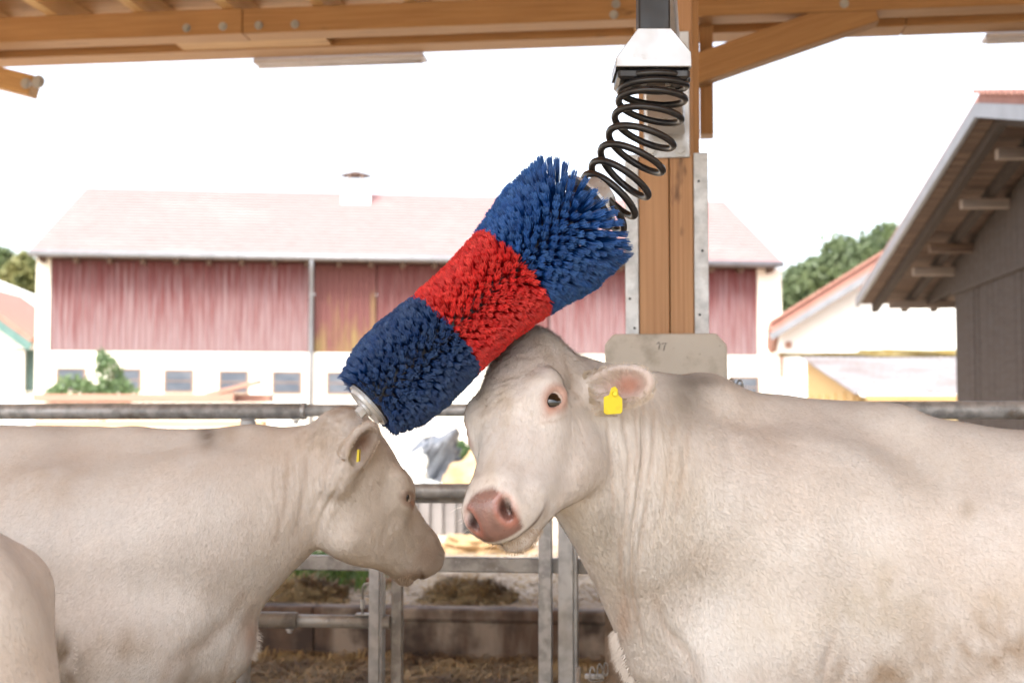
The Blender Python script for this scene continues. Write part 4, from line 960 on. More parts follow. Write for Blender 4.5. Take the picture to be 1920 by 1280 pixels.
        blend((.11, .06, .045), .95 * np.clip((a_ - .42) / .05, 0, 1) * np.exp(-((n_ + .1035) / .005) ** 2))
        blend((.32, .24, .17), .55 * np.clip((a_ - .42) / .03, 0, 1) * (n_ < -.107) * (n_ > -.17) * np.clip(.7 + nf, 0, 1))
        for s in (1, -1):
            nd = np.sqrt(((a_ - .500) / .022) ** 2 + ((s_ - .038 * s) / .013) ** 2 + ((n_ + .036) / .021) ** 2); blend((.035, .014, .012), np.clip(1.25 - nd, 0, 1) ** .7 * 1.2)
            rimn = np.exp(-((nd - 1.35) / .4) ** 2) * (a_ > .45); blend((.42, .14, .10), .45 * rimn)
            e1, e2, e3, ec = eye_frame(s); v = loc - ec; u1, u2, u3 = v @ e1, v @ e2, v @ e3; rr = np.sqrt((u1 / .034) ** 2 + (u2 / opts.get('lidh', .026)) ** 2 + (u3 / .03) ** 2)
            lid = np.clip(1.45 - rr, 0, 1) * 1.5; blend(opts.get('lid', (.40, .20, .145)), np.minimum(lid, .72)); fur *= 1 - np.clip(lid, 0, 1)
            tear = np.sqrt(((u1 - .032) / .02) ** 2 + ((u2 + .008) / .012) ** 2 + (u3 / .04) ** 2); blend((.46, .19, .12), .6 * np.exp(-tear ** 2))
    for b, x, y, n, L_, c2 in opts.get('ears', []):
        q = V - b; u, v, w = q @ x / L_, q @ y, q @ n; inn = np.exp(-((u - .55) / .36) ** 2 - (v / .030) ** 2) * np.clip((w + .012) / .006, 0, 1) * (np.abs(w) < .03) * np.clip((N @ n - .1) * 3, 0, 1)
        blend(c2, inn * .9); fur *= 1 - .6 * np.clip(inn, 0, 1)
    t = thing('cow', label, 'cow', base, 'pale cattle in the shelter')
    col = np.clip(col, .01, .9)
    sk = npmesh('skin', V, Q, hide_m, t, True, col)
    if loc is not None:
        sk.data.materials.append(nose_m); sk.data.polygons.foreach_set('material_index', (pad[Q].mean(1) > .5).astype(np.int32))
    return t, V, Q, N, col, fur, px
def coat(t, V, Q, col, fur, n, L, seed, flow, box_, name='coat', w=.0010, tilt=.25, curl=0, bright=1.0):
    """short hair lying on the skin: one thin blade per hair, only where the camera side is furred"""
    g = np.random.default_rng(seed); N = vnormals(V, Q); c = V[Q].mean(1); px = npproj(c); fn = N[Q].mean(1); tocam = (np.array([0, 0, CAM_H]) - c); tocam /= np.linalg.norm(tocam, axis=1, keepdims=True)
    ok = (px[:, 0] > box_[0]) & (px[:, 0] < box_[2]) & (px[:, 1] > box_[1]) & (px[:, 1] < box_[3]) & ((fn * tocam).sum(1) > -.35)
    ar = np.linalg.norm(np.cross(V[Q[:, 2]] - V[Q[:, 0]], V[Q[:, 3]] - V[Q[:, 1]]), axis=1) * .5 * ok * fur[Q].mean(1); p_ = ar / ar.sum()
    f = g.choice(len(Q), n, p=p_); q = Q[f]; a, b = g.uniform(0, 1, (2, n, 1)); W = [(1 - a) * (1 - b), a * (1 - b), a * b, (1 - a) * b]
    Pp = sum(W[k] * V[q[:, k]] for k in range(4)); Nn = sum(W[k] * N[q[:, k]] for k in range(4)); Nn /= np.linalg.norm(Nn, axis=1, keepdims=True); Cc = sum(W[k] * col[q[:, k]] for k in range(4))
    fl = flow(Pp, Nn) + g.normal(0, .28 + curl, (n, 3)); fl -= Nn * (fl * Nn).sum(1, keepdims=True); fl /= np.linalg.norm(fl, axis=1, keepdims=True) + 1e-9
    ln = (L * g.uniform(.5, 1.25, (n, 1))); tl = tilt * g.uniform(.5, 1.5, (n, 1)); d = fl * np.cos(tl) + Nn * np.sin(tl); sd = np.cross(d, Nn); sd /= np.linalg.norm(sd, axis=1, keepdims=True) + 1e-9
    A = Pp - Nn * .0006; B = A + sd * w; Cx = A + d * ln; Vv = np.stack([A, B, Cx], 1).reshape(-1, 3); Ff = np.arange(3 * n).reshape(-1, 3)
    cc = np.repeat(np.clip(Cc * g.uniform(.89, 1.10, (n, 1)) * bright, 0, .92), 3, 0)
    o = npmesh(name, Vv, Ff, coat_m, t, True, cc); o['kind'] = 'stuff'
    nn = np.repeat(Nn * .9 + d * .25 + g.normal(0, .12, (n, 3)), 3, 0); nn /= np.linalg.norm(nn, axis=1, keepdims=True)
    o.data.normals_split_custom_set_from_vertices([tuple(x) for x in nn.tolist()]); return o
def eyeball(t, fr, s, look, r=.0265, up=1.0):
    bm = bmesh.new(); bmesh.ops.create_uvsphere(bm, u_segments=40, v_segments=28, radius=r); V = np.array([v.co[:] for v in bm.verts]); Fc = [[v.index for v in f.verts] for f in bm.faces]; bm.free()
    e1, e2, e3, ec = eye_frame(s); c = fr[0] + fr[1] @ ((ec - e3 * .0125) * fr[2]); look = np.array(look, float); look /= np.linalg.norm(look)
    ang = np.arccos(np.clip((V / r) @ look, -1, 1)); col = np.tile(np.array([.62, .55, .50]), (len(V), 1))
    col[ang < .74] = (.030, .016, .010); col[ang < .50] = (.004, .004, .005); V = V * (1 + .06 * np.clip(1 - ang / .74, 0, 1) ** .5)[:, None]
    me = bpy.data.meshes.new('eye'); me.from_pydata([tuple(v) for v in V], [], Fc); me.polygons.foreach_set('use_smooth', [True] * len(Fc))
    at = me.color_attributes.new('hide', 'FLOAT_COLOR', 'POINT'); at.data.foreach_set('color', np.concatenate([col, np.ones((len(col), 1))], 1).astype(np.float32).ravel())
    me.materials.append(eye_m); o = bpy.data.objects.new('eye', me); link(o, t, Matrix.Translation(Vector(c.tolist())))
    # lashes on the upper lid
    Vl = []; Fl = []; fr0, fr1 = fr[:2]; g = np.random.default_rng(3)
    for i in range(46):
        th = math.pi * (.12 + .76 * i / 45); p = ec + e3 * .006 + e1 * (-.029 * math.cos(th)) + e2 * (.0215 * up * math.sin(th)); d = e3 * .9 + e2 * (.1 * math.sin(th)) - e1 * .5 * math.cos(th) + g.normal(0, .1, 3) - e2 * .25
        d = d / np.linalg.norm(d) * g.uniform(.012, .02); w_ = e1 * .0004
        a, b, c_ = (Vector((fr0 + fr1 @ (q * fr[2])).tolist()) for q in (p - w_, p + w_, p + d)); k = len(Vl); Vl += [a, b, c_]; Fl += [(k, k + 1, k + 2)]
    meshobj('eyelashes', Vl, Fl, lash_m, t, kind='stuff')
def whiskers(t, V, N, sel, n, L, seed, dirn, name, colr, w=.00045):
    g = np.random.default_rng(seed); idx = np.nonzero(sel)[0]
    if not len(idx): return
    idx = g.choice(idx, n); A = V[idx]; d = N[idx] + np.array(dirn) + g.normal(0, .22, (n, 3)); d /= np.linalg.norm(d, axis=1, keepdims=True); ln = L * g.uniform(.4, 1.2, (n, 1))
    sd = np.cross(d, [0, 1, 0]); sd /= np.linalg.norm(sd, axis=1, keepdims=True) + 1e-9; M_ = A + d * ln * .55; T_ = A + d * ln + np.array([0, 0, -.18]) * ln
    Vv = np.stack([A - sd * w, A + sd * w, M_ + sd * w * .7, M_ - sd * w * .7, T_], 1).reshape(-1, 3); o_ = np.arange(n)[:, None] * 5
    Ff = np.concatenate([o_ + np.array([[0, 1, 2, 3]]), o_ + np.array([[3, 2, 4, 4]])]); tri = np.concatenate([Ff[:n][:, [0, 1, 2]], Ff[:n][:, [0, 2, 3]], Ff[n:][:, :3]])
    o = npmesh(name, Vv, tri, coat_m, t, True, np.tile(np.array(colr), (len(Vv), 1))); o['kind'] = 'stuff'

# ---------------- the larger cow under the brush
def Pn(px, py, Y): return np.array(P(px, py, Y))
frA = (np.array([.0174, 2.9502, 1.5299]), np.array([[-.1869, .8544, -.4848], [-.7472, -.444, -.4944], [-.6377, .2699, .7214]]))
rz = R(4); frA = (frA[0] + np.array([-.008, 0, -.006]), np.array([[math.cos(rz), 0, -math.sin(rz)], [0, 1, 0], [math.sin(rz), 0, math.cos(rz)]]) @ frA[1], .96)
TA = lambda f, l, z: np.array([.315 - f, 3.37 + l, z])
S = SDF([axis_(-.25, 2.25, -.16, .40, .011, .005), axis_(2.42, 3.78, 2.48, 3.10, .013, .005), axis_(0, 1.68, 1.02, 1.60, .011, .005)])
body(S, TA, 1.005, True, .052)
S.cap((.08, 2.99, 1.38), (.34, 3.18, 1.20), .115, .19, .06); S.cap((.34, 3.18, 1.20), (.62, 3.36, 1.10), .19, .27, .08)
S.cap((.09, 3.0, 1.41), (.44, 3.23, 1.388), .085, .070, .06); S.cap((.44, 3.23, 1.388), (.62, 3.36, 1.34), .074, .07, .05)
S.cap((.14, 2.98, 1.23), (.325, 3.22, 1.01), .075, .115, .06); S.cap((.325, 3.24, 1.01), (.41, 3.32, .84), .11, .11, .06)
S.cap(Pn(1142, 1050, 3.12), Pn(1222, 1230, 3.28), .030, .055, .05)
head(S, frA, .74)
earA = ear(S, Pn(1112, 728, 2.93), Pn(1228, 716, 2.83), (-.25, -1, .05), .044)
ear(S, frA[0] + frA[1] @ np.array([.03, -.09, -.11]), frA[0] + frA[1] @ np.array([.02, -.20, -.20]), (-.3, -.2, 1), .04)
foldsA = [([(1137, 790), (1146, 860), (1150, 955)], 3.5, .0035), ([(1166, 775), (1180, 850), (1176, 950), (1166, 1030), (1161, 1090)], 4, .004), ([(1205, 760), (1207, 850), (1196, 930), (1184, 1020), (1184, 1100), (1194, 1165), (1204, 1210)], 4, .007),
          ([(1226, 770), (1226, 840), (1216, 905)], 3.5, .003), ([(1216, 930), (1204, 1000), (1194, 1065)], 4.5, .006), ([(1262, 800), (1255, 890), (1242, 960)], 5, .0025), ([(1160, 1010), (1166, 1080), (1174, 1140)], 4, .003), ([(1190, 770), (1194, 850), (1188, 900)], 3, .002),
          ([(1226, 1115), (1248, 1180), (1288, 1225), (1312, 1290)], 8, .006), ([(1562, 1190), (1550, 1240), (1546, 1300)], 7, .006), ([(1070, 705), (1072, 728), (1084, 745)], 3.5, .004), ([(1058, 668), (1066, 690), (1070, 706)], 3.5, .003), ([(1292, 800), (1284, 870), (1266, 960)], 6, .002),
          ([(1018, 792), (1040, 790), (1060, 780)], 4, .001)]
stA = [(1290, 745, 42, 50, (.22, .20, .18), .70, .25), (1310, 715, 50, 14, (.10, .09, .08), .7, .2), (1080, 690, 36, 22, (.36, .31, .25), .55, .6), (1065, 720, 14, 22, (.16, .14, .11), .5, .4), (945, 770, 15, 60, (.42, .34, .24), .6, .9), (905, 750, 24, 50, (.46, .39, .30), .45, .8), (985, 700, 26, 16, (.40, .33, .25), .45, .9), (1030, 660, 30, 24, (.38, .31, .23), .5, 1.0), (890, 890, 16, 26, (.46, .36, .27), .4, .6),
       (1000, 650, 40, 30, (.42, .34, .25), .55, 1.0), (920, 880, 14, 40, (.45, .37, .27), .30, .9), (1140, 980, 24, 50, (.30, .27, .23), .5, .7), (1170, 1160, 14, 40, (.45, .27, .17), .55, .2), (1640, 1130, 120, 80, (.40, .34, .24), .45, .9),
       (1850, 1210, 130, 60, (.26, .17, .09), .65, 1.0), (1640, 1265, 160, 36, (.27, .18, .10), .6, 1.0), (1870, 1120, 60, 50, (.42, .33, .22), .35, .9), (1270, 900, 60, 140, (.46, .38, .27), .35, .6), (1440, 1180, 90, 60, (.46, .40, .30), .3, .9), (1700, 890, 150, 70, (.48, .42, .36), .35, .7), (1812, 955, 16, 22, (.36, .3, .23), .35, 1.0)]
optA = dict(curl=.0024, neck=(1205, 900, 75, 190, .004), fr=frA, folds=foldsA, stains=stA, nose=(.215, .128, .11), ears=[(*earA, (.40, .16, .10))], bulges=[(1052, 742, 12, 22, .003), (1028, 908, 24, 26, .008), (988, 900, 16, 36, -.004), (1066, 850, 24, 60, -.005), (1010, 707, 34, 14, .002), (968, 800, 14, 50, -.003), (1000, 815, 26, 26, .004), (1105, 830, 22, 60, .004), (935, 880, 14, 40, .003), (1330, 1010, 70, 150, -.018), (1450, 950, 90, 170, .014), (1610, 1040, 60, 200, -.018), (1750, 960, 90, 150, .008), (1500, 1180, 60, 60, .012)])
cowA, V, Q, N, col, fur, px = finish_cow('cow', S, 'large cream cow with yellow ear tag looking at the camera under the brush', (1.1, 3.37, 0), (.675, .65, .63), optA)
eyeball(cowA, frA, 1, (.06, -.98, .14)); eyeball(cowA, frA, -1, (-.8, -.6, 0))
def flowA(Pp, Nn):
    f = np.tile(np.array([.75, 0, -.65]), (len(Pp), 1)); hd = Pp[:, 0] < .12; f[hd] = frA[1][:, 0] * 1.0 + np.array([.2, 0, 0]); pol = (Pp[:, 2] > 1.44) & (Pp[:, 0] < .2); f[pol] *= .4; nk = (Pp[:, 0] > .12) & (Pp[:, 0] < .42); f[nk] = np.array([.25, 0, -1]); return f
coat(cowA, V, Q, col, fur, 260000, .0095, 21, flowA, (840, 600, 1960, 1320))
loc = (V - frA[0]) @ frA[1] / frA[2]
whiskers(cowA, V, N, (loc[:, 0] > .45) & (np.abs(loc[:, 1]) < .045) & (loc[:, 2] < -.108) & (loc[:, 2] > -.19), 1100, .007, 31, (0, 0, -.3), 'chin_hair', (.42, .33, .25), .0004)
whiskers(cowA, V, N, (loc[:, 0] > .40) & (loc[:, 0] < .46) & (loc[:, 1] < -.03) & (loc[:, 2] < -.05), 60, .035, 32, (-.4, 0, 0), 'whiskers', (.75, .70, .62), .0003)
whiskers(cowA, V, N, (px[:, 0] > 1120) & (px[:, 0] < 1215) & (px[:, 1] > 1180) & (px[:, 1] < 1310) & (np.abs(facing(V, N)) < .32), 1100, .022, 33, (-.3, 0, -.9), 'brisket_tuft', (.68, .63, .58), .0005)
er = earA; q = V - er[0]; u, v_, w_ = q @ er[1] / er[4], q @ er[2], q @ er[3]
whiskers(cowA, V, N, (u > .1) & (u < 1.1) & (np.abs(v_) < .06) & (np.abs(w_) < .035) & ((np.abs(v_) > .028) | (u > .85)), 2200, .008, 34, tuple(er[1] * .5), 'ear_fringe', (.66, .58, .49), .0004)
whiskers(cowA, V, N, (u > .0) & (u < .45) & (np.abs(v_) < .035) & (N @ er[3] > .2) & (np.abs(w_) < .04), 500, .022, 35, tuple(er[1] * .9), 'ear_hair', (.58, .50, .40), .0004)
coat(cowA, V, Q, col, fur * np.exp(-(np.clip(loc[:, 0] - .02, 0, 9) / .12) ** 2 - (loc[:, 1] / .06) ** 2) * (loc[:, 2] > -.17) * (loc[:, 0] < .34), 16000, .017, 36, lambda Pp, Nn: np.tile(frA[1][:, 0] * .5, (len(Pp), 1)), (840, 590, 1130, 900), 'forehead_curls', .0008, .45, .8, .92)
# yellow tag hanging in the near ear
e3 = np.array([-.1, -1, .02]); e3 /= np.linalg.norm(e3)
pts = [(1132, 744), (1142, 740), (1146, 727), (1153, 724), (1158, 729), (1160, 741), (1167, 747), (1167, 771), (1164, 775), (1136, 777), (1132, 773)]
poly = [P(x, y, 2.835 + (x - 1150) * .0004) for x, y in pts]
tg = meshobj('ear_tag', *prism(poly, Vector((0, .0018, 0))), tag_m, cowA); bevel_mesh(tg.data, .0005)
c0 = P(1153, 738, 2.833); o = meshobj('tag_button', *cyl(c0, c0 + Vector((0, -.004, 0)), .0055, .0045, 16), tag_m, tg)

# ---------------- the smaller cow on the left
frB = (np.array([-.382, 3.6, 1.364]), np.array([[.4391, -.5527, .7083], [.5621, .784, .2633], [-.7009, .2825, .6549]]))
rz = R(6); frB = (frB[0], np.array([[math.cos(rz), -math.sin(rz), 0], [math.sin(rz), math.cos(rz), 0], [0, 0, 1]]) @ frB[1], .985)
TB = lambda f, l, z: np.array([-.725 + f, 3.66 + l, z])
S = SDF([axis_(-2.65, .05, -.62, -.10, .012, .0055), axis_(3.20, 4.15, 3.40, 4.0, .013, .0055), axis_(0, 1.52, .98, 1.44, .012, .0055)])
body(S, TB, .955, True, -.004)
S.cap((-.46, 3.62, 1.24), (-.73, 3.62, 1.12), .11, .17, .06); S.cap((-.73, 3.62, 1.12), (-1.0, 3.65, 1.02), .19, .27, .08)
S.cap((-.42, 3.61, 1.275), (-.66, 3.63, 1.275), .075, .066, .05); S.cap((-.66, 3.63, 1.275), (-.95, 3.66, 1.275), .066, .07, .05)
S.cap((-.50, 3.62, 1.13), (-.70, 3.62, .99), .06, .09, .06); S.cap((-.70, 3.62, .99), (-.82, 3.64, .80), .09, .11, .06)
head(S, frB, .32)
earB = ear(S, Pn(652, 872, 3.50), Pn(703, 792, 3.47), (.62, -.80, -.05), .038)
ear(S, frB[0] + frB[1] @ np.array([.03, .09, -.11]), frB[0] + frB[1] @ np.array([.0, .20, -.17]), (-.3, -.2, 1), .04)
foldsB = [([(640, 890), (630, 920), (606, 960), (592, 1005)], 4.5, .004), ([(612, 870), (606, 920), (588, 965)], 4, .0025), ([(575, 860), (570, 930), (552, 1000)], 5, .002), ([(455, 1115), (428, 1160), (380, 1208), (322, 1240), (302, 1300)], 11, .0045),
          ([(104, 1150), (100, 1220), (98, 1300)], 6, .008), ([(478, 1130), (446, 1190), (412, 1280)], 10, .002), ([(540, 850), (535, 940), (517, 1010)], 6, .0015), ([(690, 1040), (668, 1060), (652, 1058)], 5, .002)]
stB = [(388, 815, 20, 26, (.17, .14, .12), .75, .5), (430, 812, 18, 20, (.36, .28, .20), .45, .8), (120, 1240, 40, 55, (.13, .09, .05), .85, .8), (220, 1210, 70, 40, (.30, .22, .14), .5, 1.0), (560, 830, 90, 40, (.46, .35, .25), .45, .6), (800, 1038, 34, 34, (.33, .22, .155), .65, .3), (775, 1078, 26, 10, (.30, .19, .13), .6, .3),
       (330, 880, 160, 60, (.50, .41, .33), .3, .7), (60, 900, 120, 60, (.44, .35, .26), .4, .8), (470, 1190, 14, 34, (.40, .22, .14), .6, .3), (700, 850, 30, 30, (.40, .30, .21), .4, .8), (60, 1080, 60, 50, (.42, .33, .24), .4, .9)]
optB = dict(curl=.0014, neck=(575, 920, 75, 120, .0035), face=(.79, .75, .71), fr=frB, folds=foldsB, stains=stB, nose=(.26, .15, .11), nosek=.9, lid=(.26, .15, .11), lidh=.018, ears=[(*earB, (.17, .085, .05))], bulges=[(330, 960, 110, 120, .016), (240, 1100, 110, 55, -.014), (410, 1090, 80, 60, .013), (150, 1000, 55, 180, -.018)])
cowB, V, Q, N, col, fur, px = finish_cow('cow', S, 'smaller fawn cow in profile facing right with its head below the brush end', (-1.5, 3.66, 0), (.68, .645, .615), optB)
eyeball(cowB, frB, -1, (.25, -.95, .15), up=.5); eyeball(cowB, frB, 1, (.6, .8, 0), up=.5)
def flowB(Pp, Nn):
    f = np.tile(np.array([-.75, 0, -.65]), (len(Pp), 1)); hd = Pp[:, 0] > -.48; f[hd] = frB[1][:, 0] + np.array([-.2, 0, 0]); nk = (Pp[:, 0] < -.48) & (Pp[:, 0] > -.80); f[nk] = np.array([-.25, 0, -1]); return f
coat(cowB, V, Q, col, fur, 240000, .0095, 22, flowB, (-40, 740, 860, 1320))
loc = (V - frB[0]) @ frB[1] / frB[2]
whiskers(cowB, V, N, (loc[:, 0] > .43) & (loc[:, 2] < -.125) & (loc[:, 2] > -.19), 350, .006, 41, (0, 0, -.3), 'chin_hair', (.42, .33, .25))
whiskers(cowB, V, N, (px[:, 0] > 440) & (px[:, 0] < 510) & (px[:, 1] > 1180) & (px[:, 1] < 1235) & (np.abs(facing(V, N)) < .3), 110, .016, 43, (.4, 0, -.3), 'brisket_tuft', (.62, .56, .50), .0005)
er = earB; q = V - er[0]; u, v_, w_ = q @ er[1] / er[4], q @ er[2], q @ er[3]
whiskers(cowB, V, N, (u > .1) & (u < 1.1) & (np.abs(v_) < .06) & (np.abs(w_) < .035) & ((np.abs(v_) > .026) | (u > .85)), 2000, .007, 44, tuple(er[1] * .5), 'ear_fringe', (.66, .57, .49), .0004)
coat(cowB, V, Q, col, fur * np.exp(-(np.clip(loc[:, 0] - .02, 0, 9) / .06) ** 2 - (loc[:, 1] / .06) ** 2) * (loc[:, 2] > -.14) * (loc[:, 0] < .2), 3500, .013, 46, lambda Pp, Nn: np.tile(frB[1][:, 0] * .5, (len(Pp), 1)), (580, 740, 800, 950), 'poll_curls', .0008, .42, .75, .97)
c0 = P(668, 866, 3.44); tg = meshobj('ear_tag', *prism([c0, c0 + Vector((.006, 0, .002)), c0 + Vector((.007, 0, .03)), c0 + Vector((.002, 0, .03))], Vector((.001, .03, 0))), tag_m, cowB)

# ---------------- a third cow, cut by the left edge in the foreground
TC = lambda f, l, z: np.array([-2.545 - f, 2.30 + l, z])
S = SDF([axis_(-3.2, -.55, -1.3, -.6, .022, .012), axis_(1.85, 2.75, 1.9, 2.3, .022, .012), axis_(0, 1.5, .8, 1.4, .022, .012)])
body(S, TC, .925, False); S.cap((-2.6, 2.3, 1.05), (-3.0, 2.3, 1.05), .22, .14, .1); S.ell(TC(-1.60, -.05, .70), (.25, .24, .50), .12); S.ell(TC(-1.45, -.08, .95), (.27, .24, .30), .12)
optC = dict(folds=[], stains=[(60, 1250, 50, 60, (.5, .42, .35), .3, .6)], sub=0, bulges=[])
cowC, V, Q, N, col, fur, px = finish_cow('cow', S, 'blurred pale rump of a third cow cut off by the left edge', (-1.6, 2.3, 0), (.64, .595, .555), optC)
coat(cowC, V, Q, col, fur, 16000, .010, 23, lambda Pp, Nn: np.tile(np.array([.5, 0, -.8]), (len(Pp), 1)), (-300, 900, 200, 1320))
# ============================================================ THE COW BRUSH
brush = thing('cow_brush', 'blue and red bristled cow brush hanging on a black spring from the post', 'cow brush', P(1225, 30, 3.0))
ZB = 3.0
# plate on the post and tapering arm that carries the black tube
VPl = VP - .012
u0, u1 = PV(1207, 240, VPl)[0], PV(1293, 240, VPl)[0]; z0, z1 = PV(1250, 296, VPl)[1], PV(1250, 60, VPl)[1]
plate = ubox('mounting_plate', u0, u1, VPl - .001, VPl + .009, z0, z1, plate_steel, brush, .002, 'z')
for px, py in ((1221, 283), (1276, 283), (1221, 90), (1278, 90)):
    u, z = PV(px, py, VPl); V, F_ = hexbolt(UV(u, VPl - .001, z), -DV, .013, .016); meshobj('bolt', V, F_, galv, plate)
a0, a1 = P(1213, 252, 4.64), P(1284, 252, 4.64); b0, b1 = P(1197, -45, 3.02), P(1262, -45, 3.02); c0, c1 = P(1226, 190, 4.66), P(1275, 190, 4.66)
V, F_ = prism([a0, a1, b1, b0], (0, 0, 0)); q = [a0, a1, b1, b0]; up = Vector((0, 0, .09))
V = q + [p + up for p in q]; F_ = [(0, 1, 2, 3), (7, 6, 5, 4), (0, 4, 5, 1), (1, 5, 6, 2), (2, 6, 7, 3), (3, 7, 4, 0)]
o = meshobj('support_arm', V, F_, plate_steel, brush); bevel_mesh(o.data, .004, 1)
t0, t1 = P(1197, -60, ZB), P(1257, 66, ZB); w = t1.x - t0.x
box('support_tube', ((t0.x + t1.x) / 2, ZB + w / 2, (t0.z + t1.z) / 2), (t0.z - t1.z, w, w), black_steel, brush, Matrix.Rotation(R(-90), 3, 'Y'), .004)
# folded bracket: shoulders taper from the tube to a wide box, open below
f = [P(1194, 60, ZB), P(1256, 60, ZB), P(1293, 104, ZB), P(1294, 131, ZB), P(1153, 131, ZB), P(1154, 113, ZB)]
fr_ = [p + Vector((0, -.028, 0)) for p in f]
V, F_ = prism(fr_, (0, .006, 0)); o = meshobj('bracket', V, F_, plate_steel, brush); bevel_mesh(o.data, .0015)
V, F_ = prism([p + Vector((0, .115, 0)) for p in f], (0, .006, 0)); o = meshobj('bracket', V, F_, plate_steel, brush)
for i, j in ((1, 2), (2, 3), (4, 5), (5, 0), (0, 1)):
    V, F_ = prism([f[i] + Vector((0, -.021, 0)), f[j] + Vector((0, -.021, 0)), f[j] + Vector((0, .114, 0)), f[i] + Vector((0, .114, 0))], Vector((0, 0, -.005)) if abs(f[i].z - f[j].z) < .03 else Vector((.004 if f[i].x < P(1225, 0, ZB).x else -.004, 0, 0)))
    meshobj('bracket_side', V, F_, plate_steel, brush)
m0, m1 = P(1157, 132, ZB), P(1292, 152, ZB)
box('motor_housing', ((m0.x + m1.x) / 2, ZB + .045, (m0.z + m1.z) / 2), (m1.x - m0.x, .13, m0.z - m1.z), black_steel, brush, bev=.006)  # added black box, standing in for the shaded underside of the bracket
sc = P(1225, 160, ZB + .045)
meshobj('spring_plate', *cyl(sc + Vector((0, 0, .012)), sc + Vector((0, 0, .0)), .066, n=28), dark_steel, brush)
for dx, dy in ((-.025, -.04), (.028, -.038), (.04, .02), (-.04, .02)):
    V, F_ = hexbolt(sc + Vector((dx, dy, 0)), (0, 0, -1), .0065, .010); meshobj('bolt', V, F_, galv, brush)
# spring
ctr = [(1226, 150), (1224, 172), (1220, 200), (1208, 245), (1190, 290), (1165, 334), (1142, 368), (1124, 392)]
cp = [P(x, y, ZB + .045 - .07 * (i / 7) ** 1.3) for i, (x, y) in enumerate(ctr)]
nrm = [Vector((0, 0, -1)), Vector((-.05, -.05, -1)), Vector((-.16, -.12, -1)), Vector((-.35, -.16, -1)), Vector((-.55, -.18, -1)), Vector((-.8, -.22, -1)), Vector((-1.05, -.25, -1)), Vector((-1.2, -.28, -1))]
def samp(L_, t):
    x = t * (len(L_) - 1); i = min(int(x), len(L_) - 2); f_ = x - i
    p0, p1, p2, p3 = L_[max(i - 1, 0)], L_[i], L_[i + 1], L_[min(i + 2, len(L_) - 1)]
    return .5 * ((2 * p1) + (p2 - p0) * f_ + (2 * p0 - 5 * p1 + 4 * p2 - p3) * f_ ** 2 + (3 * p1 - p0 - 3 * p2 + p3) * f_ ** 3)
turns = 9.4; pts = []; NS = 360
def pitch_(t):                                      # closed end coils
    if t < .13: return t * .22
    if t > .92: return .955 + (t - .92) * .55
    return .0286 + (t - .13) / .79 * (.955 - .0286)
for i in range(NS + 1):
    t = i / NS; s = pitch_(t); c = samp(cp, s); n = samp(nrm, s).normalized()
    x = (Vector((1, 0, 0)) - n * n.x).normalized(); y = n.cross(x); a = 2 * math.pi * turns * t + 2.2
    r = .0715 - .004 * s
    pts.append(c + (x * math.cos(a) + y * math.sin(a)) * r)
tube('spring', pts, .0077, black_steel, brush, 12)
# brush axis (upper end -> lower end)
A0 = P(1072, 411, 2.92); A1 = P(694, 756, 2.80); AX = (A1 - A0); AL = AX.length; ax = AX.normalized()
ex = (Vector((0, -1, 0)) - ax * ax.dot(Vector((0, -1, 0)))).normalized(); ey = ax.cross(ex)
e0 = A0 - ax * .050
meshobj('core', *cyl(e0, A1, .050, n=28), dark_steel, brush, smooth=False)
meshobj('end_flange', *merge([cyl(e0, e0 - ax * .006, .072, n=36), cyl(e0 - ax * .006, e0 - ax * .045, .05, .035, 28)]), plate_steel, brush)
cpd = meshobj('end_cap', *merge([cyl(A1 + ax * .002, A1 + ax * .008, .050, n=40), cyl(A1 + ax * .008, A1 + ax * .014, .044, .041, 40)]), plate_steel, brush)
V, F_ = merge([cyl(A1 + ax * .014, A1 + ax * .018, .020, n=24), cyl(A1 + ax * .018, A1 + ax * .032, .0115, n=6)]); meshobj('bolt', V, F_, galv, cpd)
bris_blue = mat('blue_bristles', (.006, .045, .20), .42, attr='hide', spec=.45)
prof_t = np.array([0, .12, .25, .34, .5, .63, .8, .92, 1.0]); prof_r = np.array([.142, .142, .122, .111, .103, .104, .110, .104, .080])
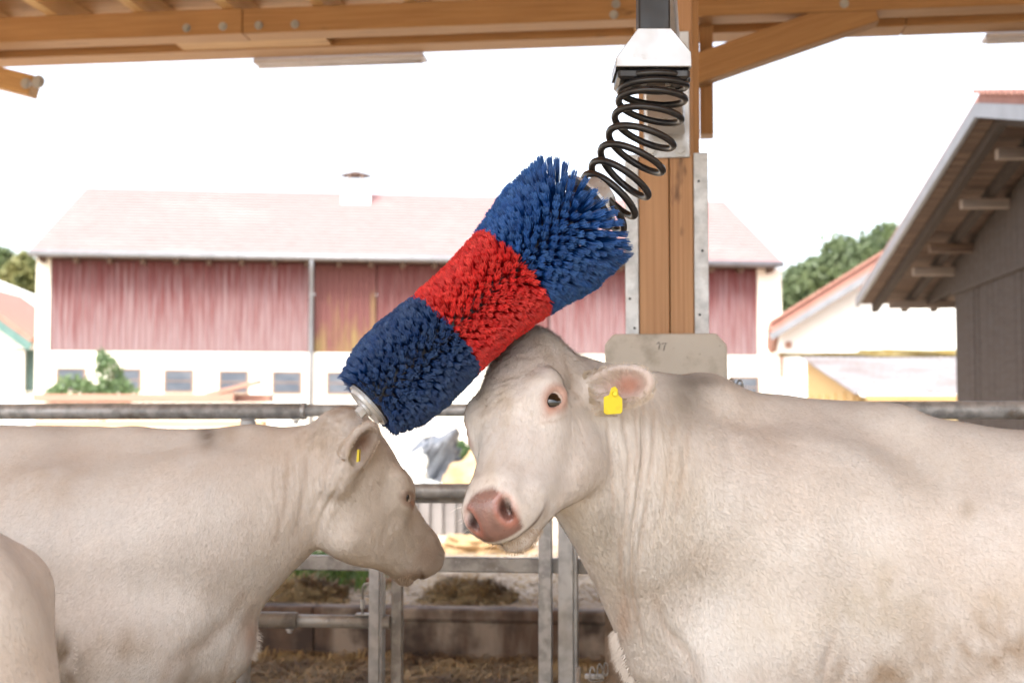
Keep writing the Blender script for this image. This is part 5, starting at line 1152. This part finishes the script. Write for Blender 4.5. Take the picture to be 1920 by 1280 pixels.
def bristles(name, t0, t1, base_c, tip_c, seed, lab):
    g = np.random.default_rng(seed); Vs = []; Cs = []; nper = 44; pt = .0112; rows = int(AL / pt); per = 31
    T = []; PH = []
    for i in range(rows):
        t = (i + .5) / rows
        for j in range(per):
            tt = t + g.normal(0, .0009)
            ph = 2 * math.pi * (j + .5 * (i % 2)) / per + g.normal(0, .012) + i * .012
            if t0 <= tt < t1: T.append(tt); PH.append(ph)
    T = np.array(T); PH = np.array(PH); n = len(T)
    Rr = np.interp(T, prof_t, prof_r) * g.uniform(.982, 1.010, n)
    lean = (-.040 * np.clip(1 - T / .08, 0, 1) + .006 * np.clip((T - .93) / .07, 0, 1)) + g.normal(0, .0015, n)
    sw = g.normal(0, .022, n)
    tj = np.repeat(T, nper); pj = np.repeat(PH, nper); rj = np.repeat(Rr, nper) * g.uniform(.966, 1.010, n * nper); lj = np.repeat(lean, nper) + g.normal(0, .0030, n * nper); sj = np.repeat(sw, nper)
    ang = g.normal(0, 1, n * nper); tpl = g.normal(0, .0040, n * nper)
    e = np.array(ex), np.array(ey), np.array(ax), np.array(A0)
    def pos(u):   # u: 0 root .. 1 tip
        r = .048 + (rj - .048) * u; ph = pj + sj * u * u + (ang * .0024 + tpl * u * .75) / np.maximum(r, .05); axial = tj * AL + lj * u ** 1.5 + ang[::-1] * .0018
        return e[3] + e[2] * axial[:, None] + (e[0] * np.cos(ph)[:, None] + e[1] * np.sin(ph)[:, None]) * r[:, None], ph
    us = [0.25, .7, 1.0]; rad = .0007; ringV = []
    for u in us:
        p, ph = pos(u); tg_ = -e[0] * np.sin(ph)[:, None] + e[1] * np.cos(ph)[:, None]
        for k in range(3): a = 2 * math.pi * k / 3; ringV.append(p + (tg_ * math.cos(a) + e[2] * math.sin(a)) * rad)
    Vv = np.stack(ringV, 1).reshape(-1, 3); m_ = len(tj); o_ = (np.arange(m_) * 9)[:, None]
    F3 = []
    for s in range(2):
        for k in range(3):
            k2 = (k + 1) % 3; F3 += [o_ + np.array([[s * 3 + k, s * 3 + k2, s * 3 + 3 + k2]]), o_ + np.array([[s * 3 + k, s * 3 + 3 + k2, s * 3 + 3 + k]])]
    F3.append(o_ + np.array([[6, 7, 8]])); Ff = np.concatenate(F3)
    v = g.uniform(.75, 1.25, (m_, 1)) * np.repeat(g.uniform(.85, 1.15, (n, 1)), nper, 0)
    b = np.array(base_c) * v; tp = np.array(tip_c) * v; wt = np.repeat(g.uniform(.25, 1, (n, 1)), nper, 0)
    grey = b * (1 - wt) + tp * wt
    cc = np.repeat(np.stack([b, b, grey], 1), 3, 1).reshape(-1, 3)
    o = npmesh(name, Vv, Ff, bris_blue, brush, True, cc); o['kind'] = 'stuff'; o['label'] = lab; return o
bristles('bristle_band', 0.0, .30, (.003, .062, .29), (.045, .15, .42), 51, 'upper blue bristles flaring out below the spring')
bristles('bristle_band', .30, .64, (.62, .012, .016), (.74, .06, .05), 52, 'red bristles in the middle of the brush')
bristles('bristle_band', .64, 1.0, (.003, .036, .16), (.045, .095, .22), 53, 'lower blue bristles above the end cap')
